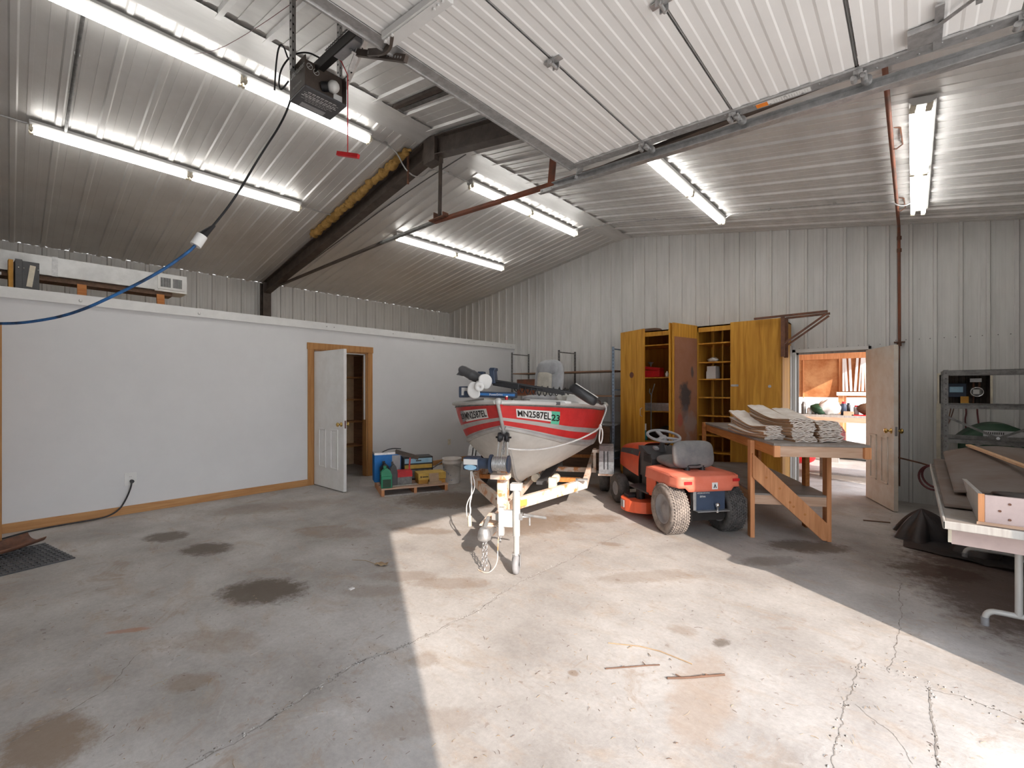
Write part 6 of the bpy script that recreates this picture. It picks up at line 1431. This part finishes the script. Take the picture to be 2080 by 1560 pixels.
for k in range(11):
    x = -1.20+k*.07+random.uniform(-.01, .01); w_ = random.choice((.025, .035, .045)); dx = random.uniform(-.05, .08)
    t = thing('metal_strip', 'white metal strip leaning on the board wall beyond the doorway, '+('leftmost' if k == 0 else ORD[k]+' from the left'), 'strip', (x, 12.85, 1.42), 0, 'white metal strips beyond the doorway')
    MB().beam((0, 0, 0), (dx, .10, .82), w_, .02, (0, 1, 0)).build('strip', 'white', t)
t = thing('strip_ledge', 'pale wooden ledge under the white metal strips', 'ledge', (-.7, 12.84, 1.32)); MB().b2((-.62, -.12, 0), (1.4, .14, .08)).build('ledge', 'white', t)
t = thing('ledge_stand', 'wooden stand carrying the ledge beyond the doorway', 'stand', (-.7, 12.84, 0)); MB().b2((-.6, -.05, 0), (-.5, .10, 1.32)).build('leg', 'pine_z', t); MB().b2((1.2, -.05, 0), (1.3, .10, 1.32)).build('leg', 'pine_z', t)

# ---------------------------------------------------------------- litter on the floor
def twig(pts, label, r=.004, group=None, m='bark'):
    t = thing('dry_twig', label, 'twig', (pts[0][0], pts[0][1], 0), 0, group); o = Vector((pts[0][0], pts[0][1], 0))
    mb = MB(); mb.tube([Vector((x, y, r+.001))-o for x, y in pts], r, 6, smooth_path=1)
    for i in range(3):
        a = Vector((*pts[0], r)).lerp(Vector((*pts[-1], r)), .25+.25*i)-o; mb.tube([a, a+Vector((random.uniform(-.03, .03), random.uniform(-.03, .03), .006))], r*.6, 5)
    mb.build('stem', m, t)
twig([(-1.19, 2.059), (-1.10, 2.16), (-1.05, 2.22), (-.994, 2.278)], 'thin brown twig on the sunlit floor, left one of two', .0035)
twig([(-.919, 2.195), (-.84, 2.27), (-.78, 2.34), (-.713, 2.416)], 'thicker dark twig on the sunlit floor, right one of two', .0055)
twig([(-1.30, 2.28), (-1.1, 2.40), (-.87, 2.40)], 'long pale dry stem behind the two dark twigs', .003, None, 'straw')
t = thing('shriveled_leaf', 'pale shrivelled leaf on the shaded floor near the sun edge', 'leaf', (-3.28, 2.05, 0), 30); mb = MB(); mb.grid(lambda u, v: (-.05+.1*u, -.03+.06*v, .004+.014*abs(math.sin(5*u+3*v))), 10, 8); mb.build('leaf_blade', 'straw', t); MB().tube([(-.05, 0, .006), (-.18, .06, .004), (-.3, .05, .003)], .002, 5).build('leaf_stalk', 'straw', t)
t = thing('white_scrap', 'tiny white paper scrap on the shaded floor beside the big oil stain', 'scrap', (-3.05, 1.66, 0), 10); MB().b2((-.012, -.018, 0), (.012, .018, .006)).build('scrap', 'white', t)
mb = MB(); random.seed(33)
def ok(x, y): return x < .9
for i in range(900):
    u = random.uniform(0, 2080); v = 1040+random.random()**.8*560
    d = F_PX*EYE/(v-HORIZON); r_ = (u-1040)/F_PX; ca, sa = math.cos(math.radians(YAW)), math.sin(math.radians(YAW))
    x, y = d*(r_*ca-sa), d*(r_*sa+ca); x += random.gauss(0, .3); y += random.gauss(0, .3)
    if x < -6.6 or x > .9 or y < -.3: continue
    a = random.uniform(0, PI); L_ = random.uniform(.005, .022)*(1 if random.random() < .93 else 2.5); w_ = random.uniform(.0005, .0011)
    dx, dy = math.cos(a)*L_/2, math.sin(a)*L_/2; b = a+random.uniform(-.6, .6)
    p0 = Vector((x-dx, y-dy, .002)); p1 = Vector((x, y, .003+random.uniform(0, .003))); p2 = p1+Vector((math.cos(b)*L_/2, math.sin(b)*L_/2, -.001))
    mb.tube([p0, p1, p2], w_, 4, mi=0 if random.random() < .7 else 1)
for i in range(260):
    x = random.uniform(-4.5, .7); y = random.uniform(.2, 4.2); r_ = random.uniform(.001, .0035)
    mb.ball((x, y, r_*.5), r_, 5, random.choice((0, 1, 1, 2)), (1, random.uniform(.5, 1.2), .6))
tag(mb.build('straw_litter', ['straw', 'bark', 'leaf']), 'bits of straw and dry leaf scattered over the concrete floor', 'litter', kind='stuff')
for o in list(S.objects):
    if o.name.startswith('lettering'): bpy.data.objects.remove(o)
